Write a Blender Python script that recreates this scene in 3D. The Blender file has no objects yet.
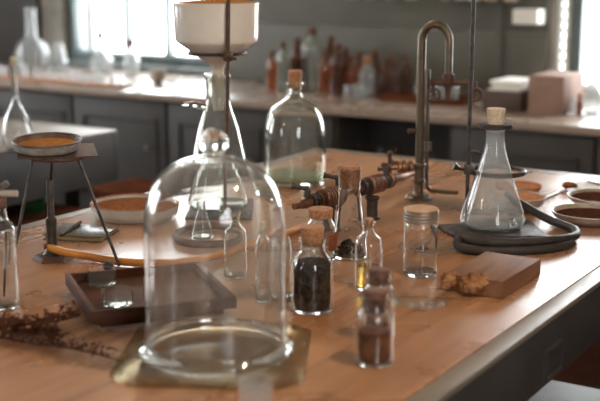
import bpy, bmesh, math, random
from mathutils import Vector, Matrix, noise as mnoise

S = bpy.context.scene
COL = S.collection
random.seed(7)

# ------------------------------------------------------------------ camera geometry (metres; the table top is z = TT)
F, PITCH, EYE, TT = 1144.0, math.radians(11.82), 0.65, 0.90
CP, SP = math.cos(PITCH), math.sin(PITCH)
HEAD = math.radians(32.3)                       # the room is turned this much against the view
ROT = -HEAD


def at(px, py, h=0.0):
    """point at height h above the table top seen at photo position px, py"""
    X, Y = (px - 300) / F, -(py - 200.5) / F
    d = (X, CP + Y * SP, -SP + Y * CP)
    t = (h - EYE) / d[2]
    return Vector((d[0] * t, d[1] * t, TT + h))


def depth(P):
    return P.y * CP - (P.z - TT - EYE) * SP


def height(P, py):
    """height above the table top of the point on the vertical through P seen at row py"""
    Yc = -(py - 200.5) / F
    return EYE + P.y * (Yc * CP - SP) / (CP + Yc * SP)


def base(px, yfront, hw):
    """centre of a round foot whose front edge shows at yfront and whose half width is hw"""
    return at(px, yfront - hw * (yfront + 39) / F)


def base_h(px, yfront, hw, h):
    return at(px, yfront - hw * (yfront + 39) / F, h)


def UV(u, v, z=0.0):
    return Vector((u * math.sin(HEAD) + v * math.cos(HEAD), u * math.cos(HEAD) - v * math.sin(HEAD), z))


def vcol(px, u):
    return -u * math.tan(HEAD - math.atan((px - 300) / (F / CP)))


def metric(P, prof):
    """[(half width, row), ...] -> [(radius, height over P), ...]"""
    out = []
    h0 = P.z - TT
    for e in prof:
        h = height(P, e[1])
        k = F / depth(Vector((P.x, P.y, TT + h)))
        out.append((e[0] / k, h - h0) + tuple(x / k for x in e[2:]))
    return out


# ------------------------------------------------------------------ mesh builder
class MB:
    def __init__(s):
        s.v, s.f = [], []

    def add(s, verts, faces):
        n = len(s.v)
        s.v += [tuple(p) for p in verts]
        s.f += [tuple(i + n for i in q) for q in faces]
        return s

    def lathe(s, prof, seg=40, c=(0, 0, 0), m=None):
        vs, fs, rings = [], [], []
        for r, z in prof:
            if r < 1e-6:
                rings.append([len(vs)]); vs.append(Vector((0, 0, z)))
            else:
                rings.append(list(range(len(vs), len(vs) + seg)))
                for i in range(seg):
                    a = 2 * math.pi * i / seg
                    vs.append(Vector((r * math.cos(a), r * math.sin(a), z)))
        for A, B in zip(rings, rings[1:]):
            if len(A) == 1 and len(B) == 1:
                continue
            for i in range(seg):
                j = (i + 1) % seg
                if len(A) == 1:
                    fs.append((A[0], B[j], B[i]))
                elif len(B) == 1:
                    fs.append((A[i], A[j], B[0]))
                else:
                    fs.append((A[i], A[j], B[j], B[i]))
        if len(rings[0]) > 1 and len(rings[-1]) > 1:
            if (Vector(prof[0]) - Vector(prof[-1])).length > 1e-6:   # open ends: cap
                fs.append(tuple(reversed(rings[0]))); fs.append(tuple(rings[-1]))
        if m is not None:
            vs = [m @ p for p in vs]
        return s.add([p + Vector(c) for p in vs], fs)

    def tube(s, path, r, seg=10, cap=True):
        path = [Vector(p) for p in path]
        n = len(path)
        rr = r if isinstance(r, (list, tuple)) else [r] * n
        up = None
        vs, fs = [], []
        for i, p in enumerate(path):
            t = (path[min(i + 1, n - 1)] - path[max(i - 1, 0)]).normalized()
            if up is None:
                a = Vector((0, 0, 1)) if abs(t.z) < .9 else Vector((1, 0, 0))
                up = (a - t * a.dot(t)).normalized()
            else:
                up = (up - t * up.dot(t)).normalized()
            sd = t.cross(up)
            for k in range(seg):
                a = 2 * math.pi * k / seg
                vs.append(p + (up * math.cos(a) + sd * math.sin(a)) * rr[i])
        for i in range(n - 1):
            for k in range(seg):
                j = (k + 1) % seg
                fs.append((i * seg + k, i * seg + j, (i + 1) * seg + j, (i + 1) * seg + k))
        if cap:
            fs.append(tuple(reversed(range(seg)))); fs.append(tuple(range((n - 1) * seg, n * seg)))
        return s.add(vs, fs)

    def torus(s, R, r, c=(0, 0, 0), seg=48, ts=10, m=None):
        vs, fs = [], []
        for i in range(seg):
            a = 2 * math.pi * i / seg
            for k in range(ts):
                b = 2 * math.pi * k / ts
                p = Vector(((R + r * math.cos(b)) * math.cos(a), (R + r * math.cos(b)) * math.sin(a), r * math.sin(b)))
                if m is not None:
                    p = m @ p
                vs.append(p + Vector(c))
        for i in range(seg):
            for k in range(ts):
                i2, k2 = (i + 1) % seg, (k + 1) % ts
                fs.append((i * ts + k, i2 * ts + k, i2 * ts + k2, i * ts + k2))
        return s.add(vs, fs)

    def box(s, x0, x1, y0, y1, z0, z1, m=None):
        vs = [Vector(p) for p in ((x0, y0, z0), (x1, y0, z0), (x1, y1, z0), (x0, y1, z0),
                                  (x0, y0, z1), (x1, y0, z1), (x1, y1, z1), (x0, y1, z1))]
        if m is not None:
            vs = [m @ p for p in vs]
        return s.add(vs, [(0, 3, 2, 1), (4, 5, 6, 7), (0, 1, 5, 4), (1, 2, 6, 5), (2, 3, 7, 6), (3, 0, 4, 7)])

    def prism(s, poly, z0, z1, top=None):
        n = len(poly)
        top = top or poly
        vs = [(x, y, z0) for x, y in poly] + [(x, y, z1) for x, y in top]
        fs = [tuple(reversed(range(n))), tuple(range(n, 2 * n))]
        fs += [(i, (i + 1) % n, n + (i + 1) % n, n + i) for i in range(n)]
        return s.add(vs, fs)

    def blob(s, c, rad, amp=.15, freq=3., seed=0, seg=20, rings=14):
        prof = [(math.sin(math.pi * i / rings), -math.cos(math.pi * i / rings)) for i in range(rings + 1)]
        prof[0] = (0, -1); prof[-1] = (0, 1)
        t = MB().lathe(prof, seg)
        vs = []
        for p in t.v:
            p = Vector(p)
            d = 1 + amp * mnoise.noise(p * freq + Vector((seed * 3.1, seed * 1.7, seed)))
            vs.append(Vector((p.x * rad[0] * d, p.y * rad[1] * d, p.z * rad[2] * d)) + Vector(c))
        return s.add(vs, t.f)

    def build(s, name, mat, parent=None, bevel=0, loc=None, rz=0, sharp=38, seg=2, weld=False):
        bm = bmesh.new()
        vs = [bm.verts.new(p) for p in s.v]
        for q in s.f:
            try:
                bm.faces.new([vs[i] for i in q])
            except ValueError:
                pass
        if weld:
            bmesh.ops.remove_doubles(bm, verts=bm.verts, dist=1e-6)
        bmesh.ops.recalc_face_normals(bm, faces=bm.faces)
        if bevel:
            es = [e for e in bm.edges if len(e.link_faces) == 2 and e.calc_face_angle(0) > math.radians(30)]
            bmesh.ops.bevel(bm, geom=es, offset=bevel, segments=seg, affect='EDGES', profile=.6, clamp_overlap=True)
        for e in bm.edges:
            e.smooth = not (len(e.link_faces) == 2 and e.calc_face_angle(0) > math.radians(sharp))
        for f in bm.faces:
            f.smooth = True
        me = bpy.data.meshes.new(name)
        bm.to_mesh(me); bm.free()
        me.materials.append(mat)
        o = bpy.data.objects.new(name, me)
        COL.objects.link(o)
        if parent is not None:
            o.parent = parent
        if loc is not None:
            o.location = loc
        o.rotation_euler.z = rz
        return o


def spline(pts, n=8):
    """Catmull-Rom through pts"""
    P = [Vector(p) for p in pts]
    P = [P[0] * 2 - P[1]] + P + [P[-1] * 2 - P[-2]]
    out = []
    for i in range(1, len(P) - 2):
        a, b, c, d = P[i - 1], P[i], P[i + 1], P[i + 2]
        for k in range(n):
            t = k / n
            out.append(.5 * ((2 * b) + (c - a) * t + (2 * a - 5 * b + 4 * c - d) * t * t + (3 * b - a - 3 * c + d) * t ** 3))
    out.append(P[-2])
    return out


def fil(pts, rad=.004, n=4):
    """round the corners of a profile; a third number in a point is its own radius"""
    P = [(Vector(p[:2]), p[2] if len(p) > 2 else rad) for p in pts]
    out = [P[0][0]]
    for i in range(1, len(P) - 1):
        a, (b, r), c = P[i - 1][0], P[i], P[i + 1][0]
        d1, d2 = (a - b).length, (c - b).length
        k = min(r, .48 * d1, .48 * d2)
        if k < 1e-5:
            out.append(b); continue
        p, q = b + (a - b).normalized() * k, b + (c - b).normalized() * k
        for j in range(n + 1):
            t = j / n
            out.append(p * (1 - t) ** 2 + b * 2 * t * (1 - t) + q * t * t)
    out.append(P[-1][0])
    return [tuple(p) for p in out]


def shell(outer, t=.002, tb=.005, rad=.004):
    """glass vessel: outer profile from the foot's rim to the lip -> closed profile of the wall"""
    o = fil([(0, outer[0][1])] + list(outer), rad)
    z0 = outer[0][1]
    inn = []
    for i in range(1, len(o)):
        a, b = Vector(o[max(i - 1, 1)]), Vector(o[min(i + 1, len(o) - 1)])
        d = (b - a).normalized() if (b - a).length > 0 else Vector((0, 1))
        q = Vector(o[i]) + Vector((-d.y, d.x)) * t
        if q.y > z0 + tb and q.x > 1e-4:
            inn.append((q.x, q.y))
    inn[-1] = (max(o[-1][0] - t, .0005), o[-1][1])
    res = o + list(reversed(inn)) + [(max(inn[0][0] - t, .0003), z0 + tb), (0, z0 + tb)]
    return res


def inner_r(outer, z, t):
    """inside radius of the vessel at height z"""
    for a, b in zip(outer, outer[1:]):
        if min(a[1], b[1]) <= z <= max(a[1], b[1]) and abs(b[1] - a[1]) > 1e-6:
            k = (z - a[1]) / (b[1] - a[1])
            return max(a[0] + (b[0] - a[0]) * k - t, .001)
    return max(outer[0][0] - t, .001)


def content(outer, z0, z1, t=.0035, bump=0.0, seed=0, n=7):
    prof = [(0, z0)]
    for i in range(n + 1):
        z = z0 + (z1 - z0) * i / n
        r = inner_r(outer, z, t)
        if i == 0:
            prof.append((r * .9, z)); continue
        prof.append((r, z))
    prof.append((0, z1 + bump))
    return prof


# ------------------------------------------------------------------ naming
def tag(o, label, cat, group=None, kind=None):
    if label: o['label'] = label
    if cat: o['category'] = cat
    if group: o['group'] = group
    if kind: o['kind'] = kind
    return o


def thing(name, label, cat, loc, rz=0, group=None):
    o = bpy.data.objects.new(name, None)
    COL.objects.link(o)
    o.location = loc; o.rotation_euler.z = rz
    o.empty_display_size = .02
    return tag(o, label, cat, group)


def struct(name, mb, mat, parent=None, **k):
    o = mb.build(name, mat, parent, **k)
    if parent is None:
        o['kind'] = 'structure'
    return o


# ------------------------------------------------------------------ materials
def lin(c):
    return tuple(((x / 255) / 12.92 if x / 255 <= .04045 else ((x / 255 + .055) / 1.055) ** 2.4) for x in c) + (1.,)


class NT:
    def __init__(s, name):
        s.m = bpy.data.materials.new(name); s.m.use_nodes = True
        s.t = s.m.node_tree; s.t.nodes.clear()
        s.out = s.t.nodes.new('ShaderNodeOutputMaterial')

    def n(s, kind, **kw):
        o = s.t.nodes.new(kind)
        for k, v in kw.items():
            if k.startswith('_'): setattr(o, k[1:], v)
            else:
                o.inputs[k.replace('__', ' ')].default_value = v
        return o

    def l(s, a, b):
        s.t.links.new(a, b)

    def ramp(s, fac, stops):
        r = s.t.nodes.new('ShaderNodeValToRGB')
        e = r.color_ramp.elements
        while len(e) < len(stops): e.new(.5)
        for k, (p, c) in enumerate(stops):
            e[k].position = p
            e[k].color = c if len(c) == 4 else tuple(c) + (1,)
        s.l(fac, r.inputs['Fac'])
        return r.outputs['Color']

    def coords(s, scale=(1, 1, 1), rot=(0, 0, 0)):
        tc = s.n('ShaderNodeTexCoord')
        mp = s.n('ShaderNodeMapping')
        mp.inputs['Scale'].default_value = scale
        mp.inputs['Rotation'].default_value = rot
        s.l(tc.outputs['Object'], mp.inputs['Vector'])
        return mp.outputs['Vector']

    def noise(s, vec, scale, detail=4, rough=.55, dist=0):
        n = s.n('ShaderNodeTexNoise', Scale=scale, Detail=detail, Roughness=rough, Distortion=dist)
        s.l(vec, n.inputs['Vector'])
        return n.outputs['Fac']


def plain(name, rgb, rough=.5, metal=0., rgb2=None, nscale=30, nstr=None, rough2=None, bump=0., scale=(1, 1, 1), spec=.5, contrast=(.35, .65), sheen=0):
    """principled surface mottled between two colours"""
    t = NT(name)
    b = t.n('ShaderNodeBsdfPrincipled')
    b.inputs['Roughness'].default_value = rough
    b.inputs['Metallic'].default_value = metal
    b.inputs['Specular IOR Level'].default_value = spec
    vec = t.coords(scale)
    nf = t.noise(vec, nscale, 6, .6)
    c2 = rgb2 or tuple(max(0, x * .82) for x in rgb)
    t.l(t.ramp(nf, [(contrast[0], lin(rgb)), (contrast[1], lin(c2))]), b.inputs['Base Color'])
    if rough2 is not None:
        t.l(t.ramp(nf, [(contrast[0], (rough,) * 3), (contrast[1], (rough2,) * 3)]), b.inputs['Roughness'])
    if bump:
        bp = t.n('ShaderNodeBump', Strength=bump, Distance=.002)
        t.l(nf, bp.inputs['Height']); t.l(bp.outputs['Normal'], b.inputs['Normal'])
    t.l(b.outputs[0], t.out.inputs[0])
    return t.m


def wood(name, c1, c2, c3, rough=(.3, .5), grain=(2, 26, 26), plank=None, worn=None, bump=.1, coat=0, seam_axis='Y', spec=.5):
    """wood with its grain along local X of `grain`; optional plank joints and worn pale patches"""
    t = NT(name)
    b = t.n('ShaderNodeBsdfPrincipled')
    b.inputs['Specular IOR Level'].default_value = spec
    vec = t.coords(grain)
    g = t.noise(vec, 1.0, 8, .62, .6)
    col = t.ramp(g, [(.25, lin(c1)), (.5, lin(c2)), (.78, lin(c3))])
    big = t.noise(t.coords((1, 1, 1)), 3.2, 5, .6, .4)
    if worn:
        mx = t.n('ShaderNodeMix', _data_type='RGBA', _blend_type='MIX')
        t.l(t.ramp(big, [(.42, (0, 0, 0)), (.68, (.75, .75, .75))]), mx.inputs['Factor'])
        t.l(col, mx.inputs['A']); mx.inputs['B'].default_value = lin(worn)
        col = mx.outputs['Result']
    if worn:
        for sc, lo, hi, amt, dk in (((60, 1.5, 60), .62, .70, .45, .42), ((5, 3, 5), .60, .80, .5, .55)):
            nz = t.noise(t.coords(sc), 1.6, 9, .68, .3)
            m3 = t.n('ShaderNodeMix', _data_type='RGBA', _blend_type='MULTIPLY')
            t.l(t.ramp(nz, [(lo, (0, 0, 0)), (hi, (amt,) * 3)]), m3.inputs['Factor'])
            t.l(col, m3.inputs['A']); m3.inputs['B'].default_value = (dk, dk * .9, dk * .8, 1)
            col = m3.outputs['Result']
    if plank:
        sx = t.n('ShaderNodeSeparateXYZ')
        t.l(t.coords((1, 1, 1)), sx.inputs[0])
        md = t.n('ShaderNodeMath', _operation='FRACT')
        dv = t.n('ShaderNodeMath', _operation='DIVIDE'); dv.inputs[1].default_value = plank
        t.l(sx.outputs[seam_axis], dv.inputs[0]); t.l(dv.outputs[0], md.inputs[0])
        seam = t.ramp(md.outputs[0], [(0, (1, 1, 1)), (.012, (0, 0, 0))])
        fl = t.n('ShaderNodeMath', _operation='FLOOR'); t.l(dv.outputs[0], fl.inputs[0])
        wn = t.n('ShaderNodeTexWhiteNoise', _noise_dimensions='1D'); t.l(fl.outputs[0], wn.inputs['W'])
        hv = t.n('ShaderNodeHueSaturation')
        mr = t.n('ShaderNodeMapRange'); mr.inputs[3].default_value = .86; mr.inputs[4].default_value = 1.12
        t.l(wn.outputs['Value'], mr.inputs[0]); t.l(mr.outputs[0], hv.inputs['Value']); t.l(col, hv.inputs['Color'])
        mx = t.n('ShaderNodeMix', _data_type='RGBA', _blend_type='MIX')
        t.l(seam, mx.inputs['Factor']); t.l(hv.outputs[0], mx.inputs['A']); mx.inputs['B'].default_value = lin(tuple(x * .35 for x in c1))
        col = mx.outputs['Result']
    t.l(col, b.inputs['Base Color'])
    t.l(t.ramp(big, [(.3, (rough[0],) * 3), (.7, (rough[1],) * 3)]), b.inputs['Roughness'])
    if coat:
        b.inputs['Coat Weight'].default_value = coat; b.inputs['Coat Roughness'].default_value = .25
    bp = t.n('ShaderNodeBump', Strength=bump, Distance=.001)
    t.l(g, bp.inputs['Height']); t.l(bp.outputs['Normal'], b.inputs['Normal'])
    t.l(b.outputs[0], t.out.inputs[0])
    return t.m


def thin_glass(name, tint=(.97, .985, .97), edge=(.72, .78, .74), rough=.012, dust=0.02, f0=.045, dustcol=(.8, .8, .78), fmax=.9):
    """blown glass wall: clear straight on, mirror-like and denser at grazing view, a breath of dust"""
    t = NT(name)
    lw = t.n('ShaderNodeLayerWeight', Blend=.5)
    p5 = t.n('ShaderNodeMath', _operation='POWER'); p5.inputs[1].default_value = 3.6
    t.l(lw.outputs['Facing'], p5.inputs[0])
    fr = t.n('ShaderNodeMapRange'); fr.inputs[3].default_value = f0; fr.inputs[4].default_value = fmax
    t.l(p5.outputs[0], fr.inputs[0])
    p2 = t.n('ShaderNodeMath', _operation='POWER'); p2.inputs[1].default_value = 2.2
    t.l(lw.outputs['Facing'], p2.inputs[0])
    mx = t.n('ShaderNodeMix', _data_type='RGBA')
    t.l(p2.outputs[0], mx.inputs['Factor']); mx.inputs['A'].default_value = tint + (1,); mx.inputs['B'].default_value = edge + (1,)
    tr = t.n('ShaderNodeBsdfTransparent'); t.l(mx.outputs['Result'], tr.inputs['Color'])
    gl = t.n('ShaderNodeBsdfGlossy', Roughness=rough); gl.inputs['Color'].default_value = (1, 1, 1, 1)
    m1 = t.n('ShaderNodeMixShader')
    t.l(fr.outputs[0], m1.inputs[0]); t.l(tr.outputs[0], m1.inputs[1]); t.l(gl.outputs[0], m1.inputs[2])
    df = t.n('ShaderNodeBsdfDiffuse'); df.inputs['Color'].default_value = dustcol + (1,)
    tl = t.n('ShaderNodeBsdfTranslucent'); tl.inputs['Color'].default_value = dustcol + (1,)
    md = t.n('ShaderNodeMixShader'); md.inputs[0].default_value = .5
    t.l(df.outputs[0], md.inputs[1]); t.l(tl.outputs[0], md.inputs[2])
    m2 = t.n('ShaderNodeMixShader')
    nf = t.noise(t.coords(), 22, 5, .7)
    t.l(t.ramp(nf, [(.3, (dust * .4,) * 3), (.75, (dust * 1.6,) * 3)]), m2.inputs[0])
    t.l(m1.outputs[0], m2.inputs[1]); t.l(md.outputs[0], m2.inputs[2])
    t.l(m2.outputs[0], t.out.inputs[0])
    return t.m


def real_glass(name, col=(1, 1, 1), rough=0.0, ior=1.48, dust=0., dustcol=(.85, .86, .86)):
    """refracting glass with an optional film of dust"""
    t = NT(name)
    g = t.n('ShaderNodeBsdfGlass', Roughness=rough, IOR=ior)
    g.inputs['Color'].default_value = col + (1,)
    if not dust:
        t.l(g.outputs[0], t.out.inputs[0])
        return t.m
    df = t.n('ShaderNodeBsdfDiffuse'); df.inputs['Color'].default_value = dustcol + (1,)
    tl = t.n('ShaderNodeBsdfTranslucent'); tl.inputs['Color'].default_value = dustcol + (1,)
    md = t.n('ShaderNodeMixShader'); md.inputs[0].default_value = .5
    t.l(df.outputs[0], md.inputs[1]); t.l(tl.outputs[0], md.inputs[2])
    m2 = t.n('ShaderNodeMixShader')
    nf = t.noise(t.coords(), 22, 5, .7)
    t.l(t.ramp(nf, [(.3, (dust * .4,) * 3), (.75, (dust * 1.6,) * 3)]), m2.inputs[0])
    t.l(g.outputs[0], m2.inputs[1]); t.l(md.outputs[0], m2.inputs[2])
    t.l(m2.outputs[0], t.out.inputs[0])
    return t.m


def emit(name, col, strength):
    t = NT(name)
    e = t.n('ShaderNodeEmission', Strength=strength); e.inputs['Color'].default_value = col + (1,)
    t.l(e.outputs[0], t.out.inputs[0])
    return t.m


M = {}
M['top'] = wood('varnished_table_wood', (108, 70, 46), (154, 107, 72), (182, 135, 97), (.20, .38), (22, 1.6, 22), plank=.233, worn=(172, 126, 90), bump=.06, seam_axis='X')
M['edge'] = wood('worn_table_edge', (96, 82, 70), (122, 110, 98), (112, 86, 64), (.3, .5), (20, 1.6, 20), bump=.1)
M['apron'] = plain('dark_painted_apron', (62, 57, 54), .55, rgb2=(48, 44, 42), nscale=7)
M['oldtop'] = wood('pale_scrubbed_top', (100, 86, 75), (128, 114, 101), (142, 129, 116), (.35, .55), (14, 1.4, 14), bump=.08)
M['counter'] = wood('dark_counter_top', (112, 96, 84), (140, 122, 108), (156, 138, 124), (.18, .34), (1.4, 14, 14), bump=.06)
M['cab'] = plain('grey_painted_cabinet', (60, 55, 51), .6, rgb2=(48, 44, 41), nscale=4)
M['cabdark'] = plain('dark_cabinet_board', (70, 64, 60), .6, rgb2=(58, 53, 50), nscale=4)
M['floor'] = wood('dark_floor_boards', (52, 28, 20), (78, 42, 30), (92, 54, 40), (.35, .55), (14, 1.2, 14), plank=.11, bump=.15, seam_axis='X')
M['wall'] = plain('old_plaster', (158, 150, 140), .8, rgb2=(112, 106, 98), nscale=3)
M['ceil'] = plain('off_white_ceiling', (190, 184, 174), .8, rgb2=(178, 172, 160), nscale=2)
M['board'] = plain('grey_green_panelling', (96, 94, 84), .55, rgb2=(84, 82, 74), nscale=2.4)
M['boarddark'] = plain('brown_black_panelling', (54, 46, 41), .6, rgb2=(44, 38, 34), nscale=2.4)
M['whiteframe'] = plain('white_window_paint', (220, 220, 216), .45, rgb2=(200, 200, 196), nscale=8)
M['tealframe'] = plain('blue_grey_window_paint', (104, 116, 116), .45, rgb2=(90, 102, 104), nscale=8)
M['cork'] = plain('cork', (172, 120, 82), .8, rgb2=(120, 76, 48), nscale=160, bump=.35, contrast=(.4, .66))
M['corkpale'] = plain('pale_cork', (208, 190, 166), .8, rgb2=(174, 152, 126), nscale=120, bump=.25, contrast=(.4, .7))
M['corkdark'] = plain('dark_stained_cork', (112, 74, 54), .75, rgb2=(66, 40, 30), nscale=140, bump=.4, contrast=(.4, .66))
M['iron'] = plain('dark_iron', (78, 70, 64), .42, .6, rgb2=(56, 48, 43), nscale=60, rough2=.6, bump=.1)
M['rust'] = plain('rusty_brown_iron', (98, 68, 52), .6, .35, rgb2=(62, 45, 38), nscale=70, bump=.2)
M['brass'] = plain('aged_brown_brass', (150, 104, 76), .38, .7, rgb2=(104, 74, 58), nscale=60, rough2=.55, bump=.1)
M['verdigris'] = plain('tarnished_bronze', (112, 90, 74), .28, .8, rgb2=(88, 86, 74), nscale=40, rough2=.5, bump=.1)
M['steel'] = plain('dull_steel', (150, 146, 140), .3, .9, rgb2=(110, 104, 98), nscale=50)
M['rubber'] = plain('dark_rubber', (58, 51, 47), .55, rgb2=(44, 38, 35), nscale=30, spec=.3)
M['orangehose'] = plain('amber_rubber', (206, 140, 62), .42, rgb2=(190, 122, 54), nscale=20)
M['porcelain'] = plain('cream_porcelain', (214, 206, 194), .14, rgb2=(206, 196, 184), nscale=6)
M['stoneware'] = plain('grey_stoneware', (176, 160, 144), .4, rgb2=(150, 132, 116), nscale=24)
M['enamel'] = plain('chipped_enamel', (198, 194, 186), .25, rgb2=(176, 170, 160), nscale=14)
M['greyenamel'] = plain('worn_grey_enamel', (158, 154, 148), .35, rgb2=(92, 84, 78), nscale=34, contrast=(.42, .7))
M['rim_and_shade'] = plain('dark_rim_and_inside_shade', (70, 52, 44), .45, rgb2=(110, 84, 70), nscale=50)  # dark rim colour, also the painted shade inside the powder dish
M['ochre'] = plain('ochre_powder', (174, 120, 72), .9, rgb2=(154, 100, 56), nscale=60, bump=.2, spec=0.)
M['redpowder'] = plain('red_brown_powder', (144, 94, 64), .9, rgb2=(118, 72, 48), nscale=70, bump=.4, spec=0.)
M['darkpowder'] = plain('dark_brown_powder', (84, 50, 36), .85, rgb2=(56, 34, 26), nscale=90, bump=.5, spec=0.)
M['orangepowder'] = plain('orange_powder', (180, 128, 94), .9, rgb2=(160, 106, 74), nscale=60, bump=.2, spec=0.)
M['tea'] = plain('black_dried_leaf', (74, 54, 42), .9, rgb2=(26, 18, 14), nscale=130, bump=1.0, contrast=(.42, .6), spec=0.)
M['herb'] = plain('dried_herb', (70, 58, 36), .8, rgb2=(26, 24, 16), nscale=200, bump=1.0, contrast=(.42, .6), spec=0.)
M['brownliquid'] = plain('brown_resin', (132, 74, 36), .6, rgb2=(78, 40, 20), nscale=40, contrast=(.4, .62), spec=.1)
M['traywood'] = wood('dark_tray_wood', (58, 34, 24), (80, 49, 34), (96, 61, 44), (.55, .7), (3, 40, 40), bump=.12, spec=.08)
M['blockend'] = wood('block_end_grain', (70, 46, 34), (98, 66, 48), (112, 78, 58), (.5, .6), (30, 30, 6), bump=.12)
M['block'] = wood('old_block_wood', (80, 52, 36), (120, 82, 57), (142, 102, 74), (.6, .75), (34, 3, 34), bump=.2, spec=.2)
M['ringwood'] = plain('brown_cork_ring', (104, 70, 54), .6, rgb2=(84, 54, 42), nscale=40)
M['nut'] = plain('dried_gall', (166, 120, 84), .75, rgb2=(98, 62, 40), nscale=55, bump=.7, contrast=(.38, .64), spec=0.)
M['leaf'] = plain('dried_brown_leaf', (92, 58, 43), .75, rgb2=(62, 38, 30), nscale=50, spec=0.)
M['paper'] = plain('white_paper', (226, 224, 218), .8, rgb2=(212, 208, 200), nscale=5)
M['bookcover'] = plain('marbled_grey_cover', (112, 104, 96), .22, rgb2=(70, 64, 60), nscale=36)
M['bookpage'] = plain('yellowed_pages', (176, 158, 110), .8, rgb2=(150, 132, 90), nscale=40, scale=(1, 1, 30))
M['label'] = plain('brown_paper_label', (142, 84, 56), .7, rgb2=(120, 66, 42), nscale=30)
M['lidgrey'] = plain('grey_lid_band', (148, 132, 118), .4, .3, rgb2=(122, 106, 94), nscale=40)
M['lidwood'] = plain('worn_lid_top', (196, 160, 128), .5, rgb2=(176, 136, 104), nscale=40)
M['amber'] = thin_glass('amber_glass', (.90, .58, .30), (.5, .22, .08), dust=.22, dustcol=(.5, .3, .2))
M['amberdark'] = thin_glass('brown_glass', (.62, .38, .22), (.25, .12, .06), dust=.2, dustcol=(.36, .22, .14))
M['greenglass'] = thin_glass('green_glass', (.25, .62, .3), (.1, .3, .12), dust=.1, dustcol=(.2, .6, .25))
M['plate'] = thin_glass('thick_plate_glass', (.86, .84, .74), (.62, .54, .36), dust=.04, dustcol=(.50, .42, .28), f0=.04, rough=.12, fmax=.4)
M['glass'] = real_glass('clear_lab_glass', (.985, .99, .985), dust=.012)
M['greyglass'] = real_glass('old_clear_glass', (.975, .985, .965), dust=.02)
M['hazyglass'] = real_glass('worn_clear_glass', (.975, .985, .985), .01, dust=.15)
M['belljar'] = real_glass('bell_jar_glass', (.99, .99, .985), dust=.045, dustcol=(.86, .82, .76))
M['yellowoil'] = real_glass('yellow_oil', (.90, .76, .42), ior=1.36, dust=.16, dustcol=(.62, .42, .12))
M['thin'] = thin_glass('thin_watch_glass', (.985, .99, .985), (.86, .88, .86), dust=.008, f0=.02, fmax=.6)
M['backlitglass'] = real_glass('backlit_white_glass', (.98, .98, .98), .05, dust=.28, dustcol=(.9, .9, .9))  # white film in clear vials, standing in for the window light behind them
M['solid'] = real_glass('solid_glass', (.99, .99, .98))
M['pane'] = thin_glass('window_pane', (.97, .98, .98), (.85, .9, .9), dust=.005)
M['paleliquid'] = thin_glass('pale_green_liquid', (.86, .92, .80), (.66, .74, .56), dust=.10, dustcol=(.72, .78, .6))
M['stoolwood'] = plain('dark_red_stool_wood', (98, 58, 40), .5, rgb2=(74, 42, 30), nscale=9, spec=0.)
M['paintgrey'] = plain('light_grey_paint', (176, 176, 174), .5, rgb2=(154, 152, 150), nscale=6)
M['cardpink'] = plain('pinkish_old_card', (146, 116, 100), .75, rgb2=(126, 98, 84), nscale=6)
M['cratebrown'] = plain('dark_crate_wood', (78, 60, 52), .6, rgb2=(64, 48, 42), nscale=9)
M['bulb'] = emit('warm_bulb', (1, .68, .36), 60)
M['shade'] = plain('enamel_shade', (40, 48, 44), .4, rgb2=(32, 40, 38), nscale=6)
M['bluecloth'] = plain('pale_blue_cloth', (190, 204, 220), .8, rgb2=(170, 186, 206), nscale=8)

EPS = .0006


# ------------------------------------------------------------------ the room
U0, U1, V0, V1, ZC = -2.6, 5.36, -6.9, 1.6, 3.3        # room shell, local axes: x = v, y = u


def room(mb, name, mat, **k):
    return struct(name, mb, mat, rz=ROT, **k)


room(MB().box(V0 - .2, V1 + .2, U0 - .2, U1 + .2, -.12, 0), 'floor', M['floor'])
room(MB().box(V0 - .2, V1 + .2, U0 - .2, U1 + .2, ZC, ZC + .12), 'ceiling', M['ceil'])


def wall_with_holes(lo, hi, holes, t0, t1, axis):
    """wall along x (axis 'x') or y, thickness t0..t1, holes (a0, a1, z0, z1)"""
    mb = MB()
    def put(a0, a1, z0, z1):
        if a1 - a0 > 1e-4 and z1 - z0 > 1e-4:
            if axis == 'x': mb.box(a0, a1, t0, t1, z0, z1)
            else: mb.box(t0, t1, a0, a1, z0, z1)
    cur = lo
    for a0, a1, z0, z1 in sorted(holes):
        put(cur, a0, 0, ZC)
        put(a0, a1, 0, z0); put(a0, a1, z1, ZC)
        cur = a1
    put(cur, hi, 0, ZC)
    return mb


w1a, w1b = vcol(60, U1), vcol(222, U1)
w2a, w2b = vcol(556, U1), vcol(556, U1) + 1.25
WZ0, WZ1 = TT + .035, 2.32
W2Z0 = TT + .05
room(wall_with_holes(V0, V1, [(w1a, w1b, WZ0, WZ1), (w2a, w2b, W2Z0, WZ1)], U1, U1 + .2, 'x'), 'wall_back', M['wall'])
LW = [(.3, 1.7, 1.0, 2.75), (2.6, 4.0, 1.0, 2.75)]
room(wall_with_holes(U0, U1, LW, V0 - .2, V0, 'y'), 'wall_left', M['wall'])
RW = [(-1.3, .1, 1.0, 2.75)]
room(wall_with_holes(U0, U1, RW, V1, V1 + .2, 'y'), 'wall_right', M['wall'])
BW = [(-4.2, -3.5, 1.2, 2.4)]
room(wall_with_holes(V0, V1, BW, U0 - .2, U0, 'x'), 'wall_rear', M['wall'])


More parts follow.
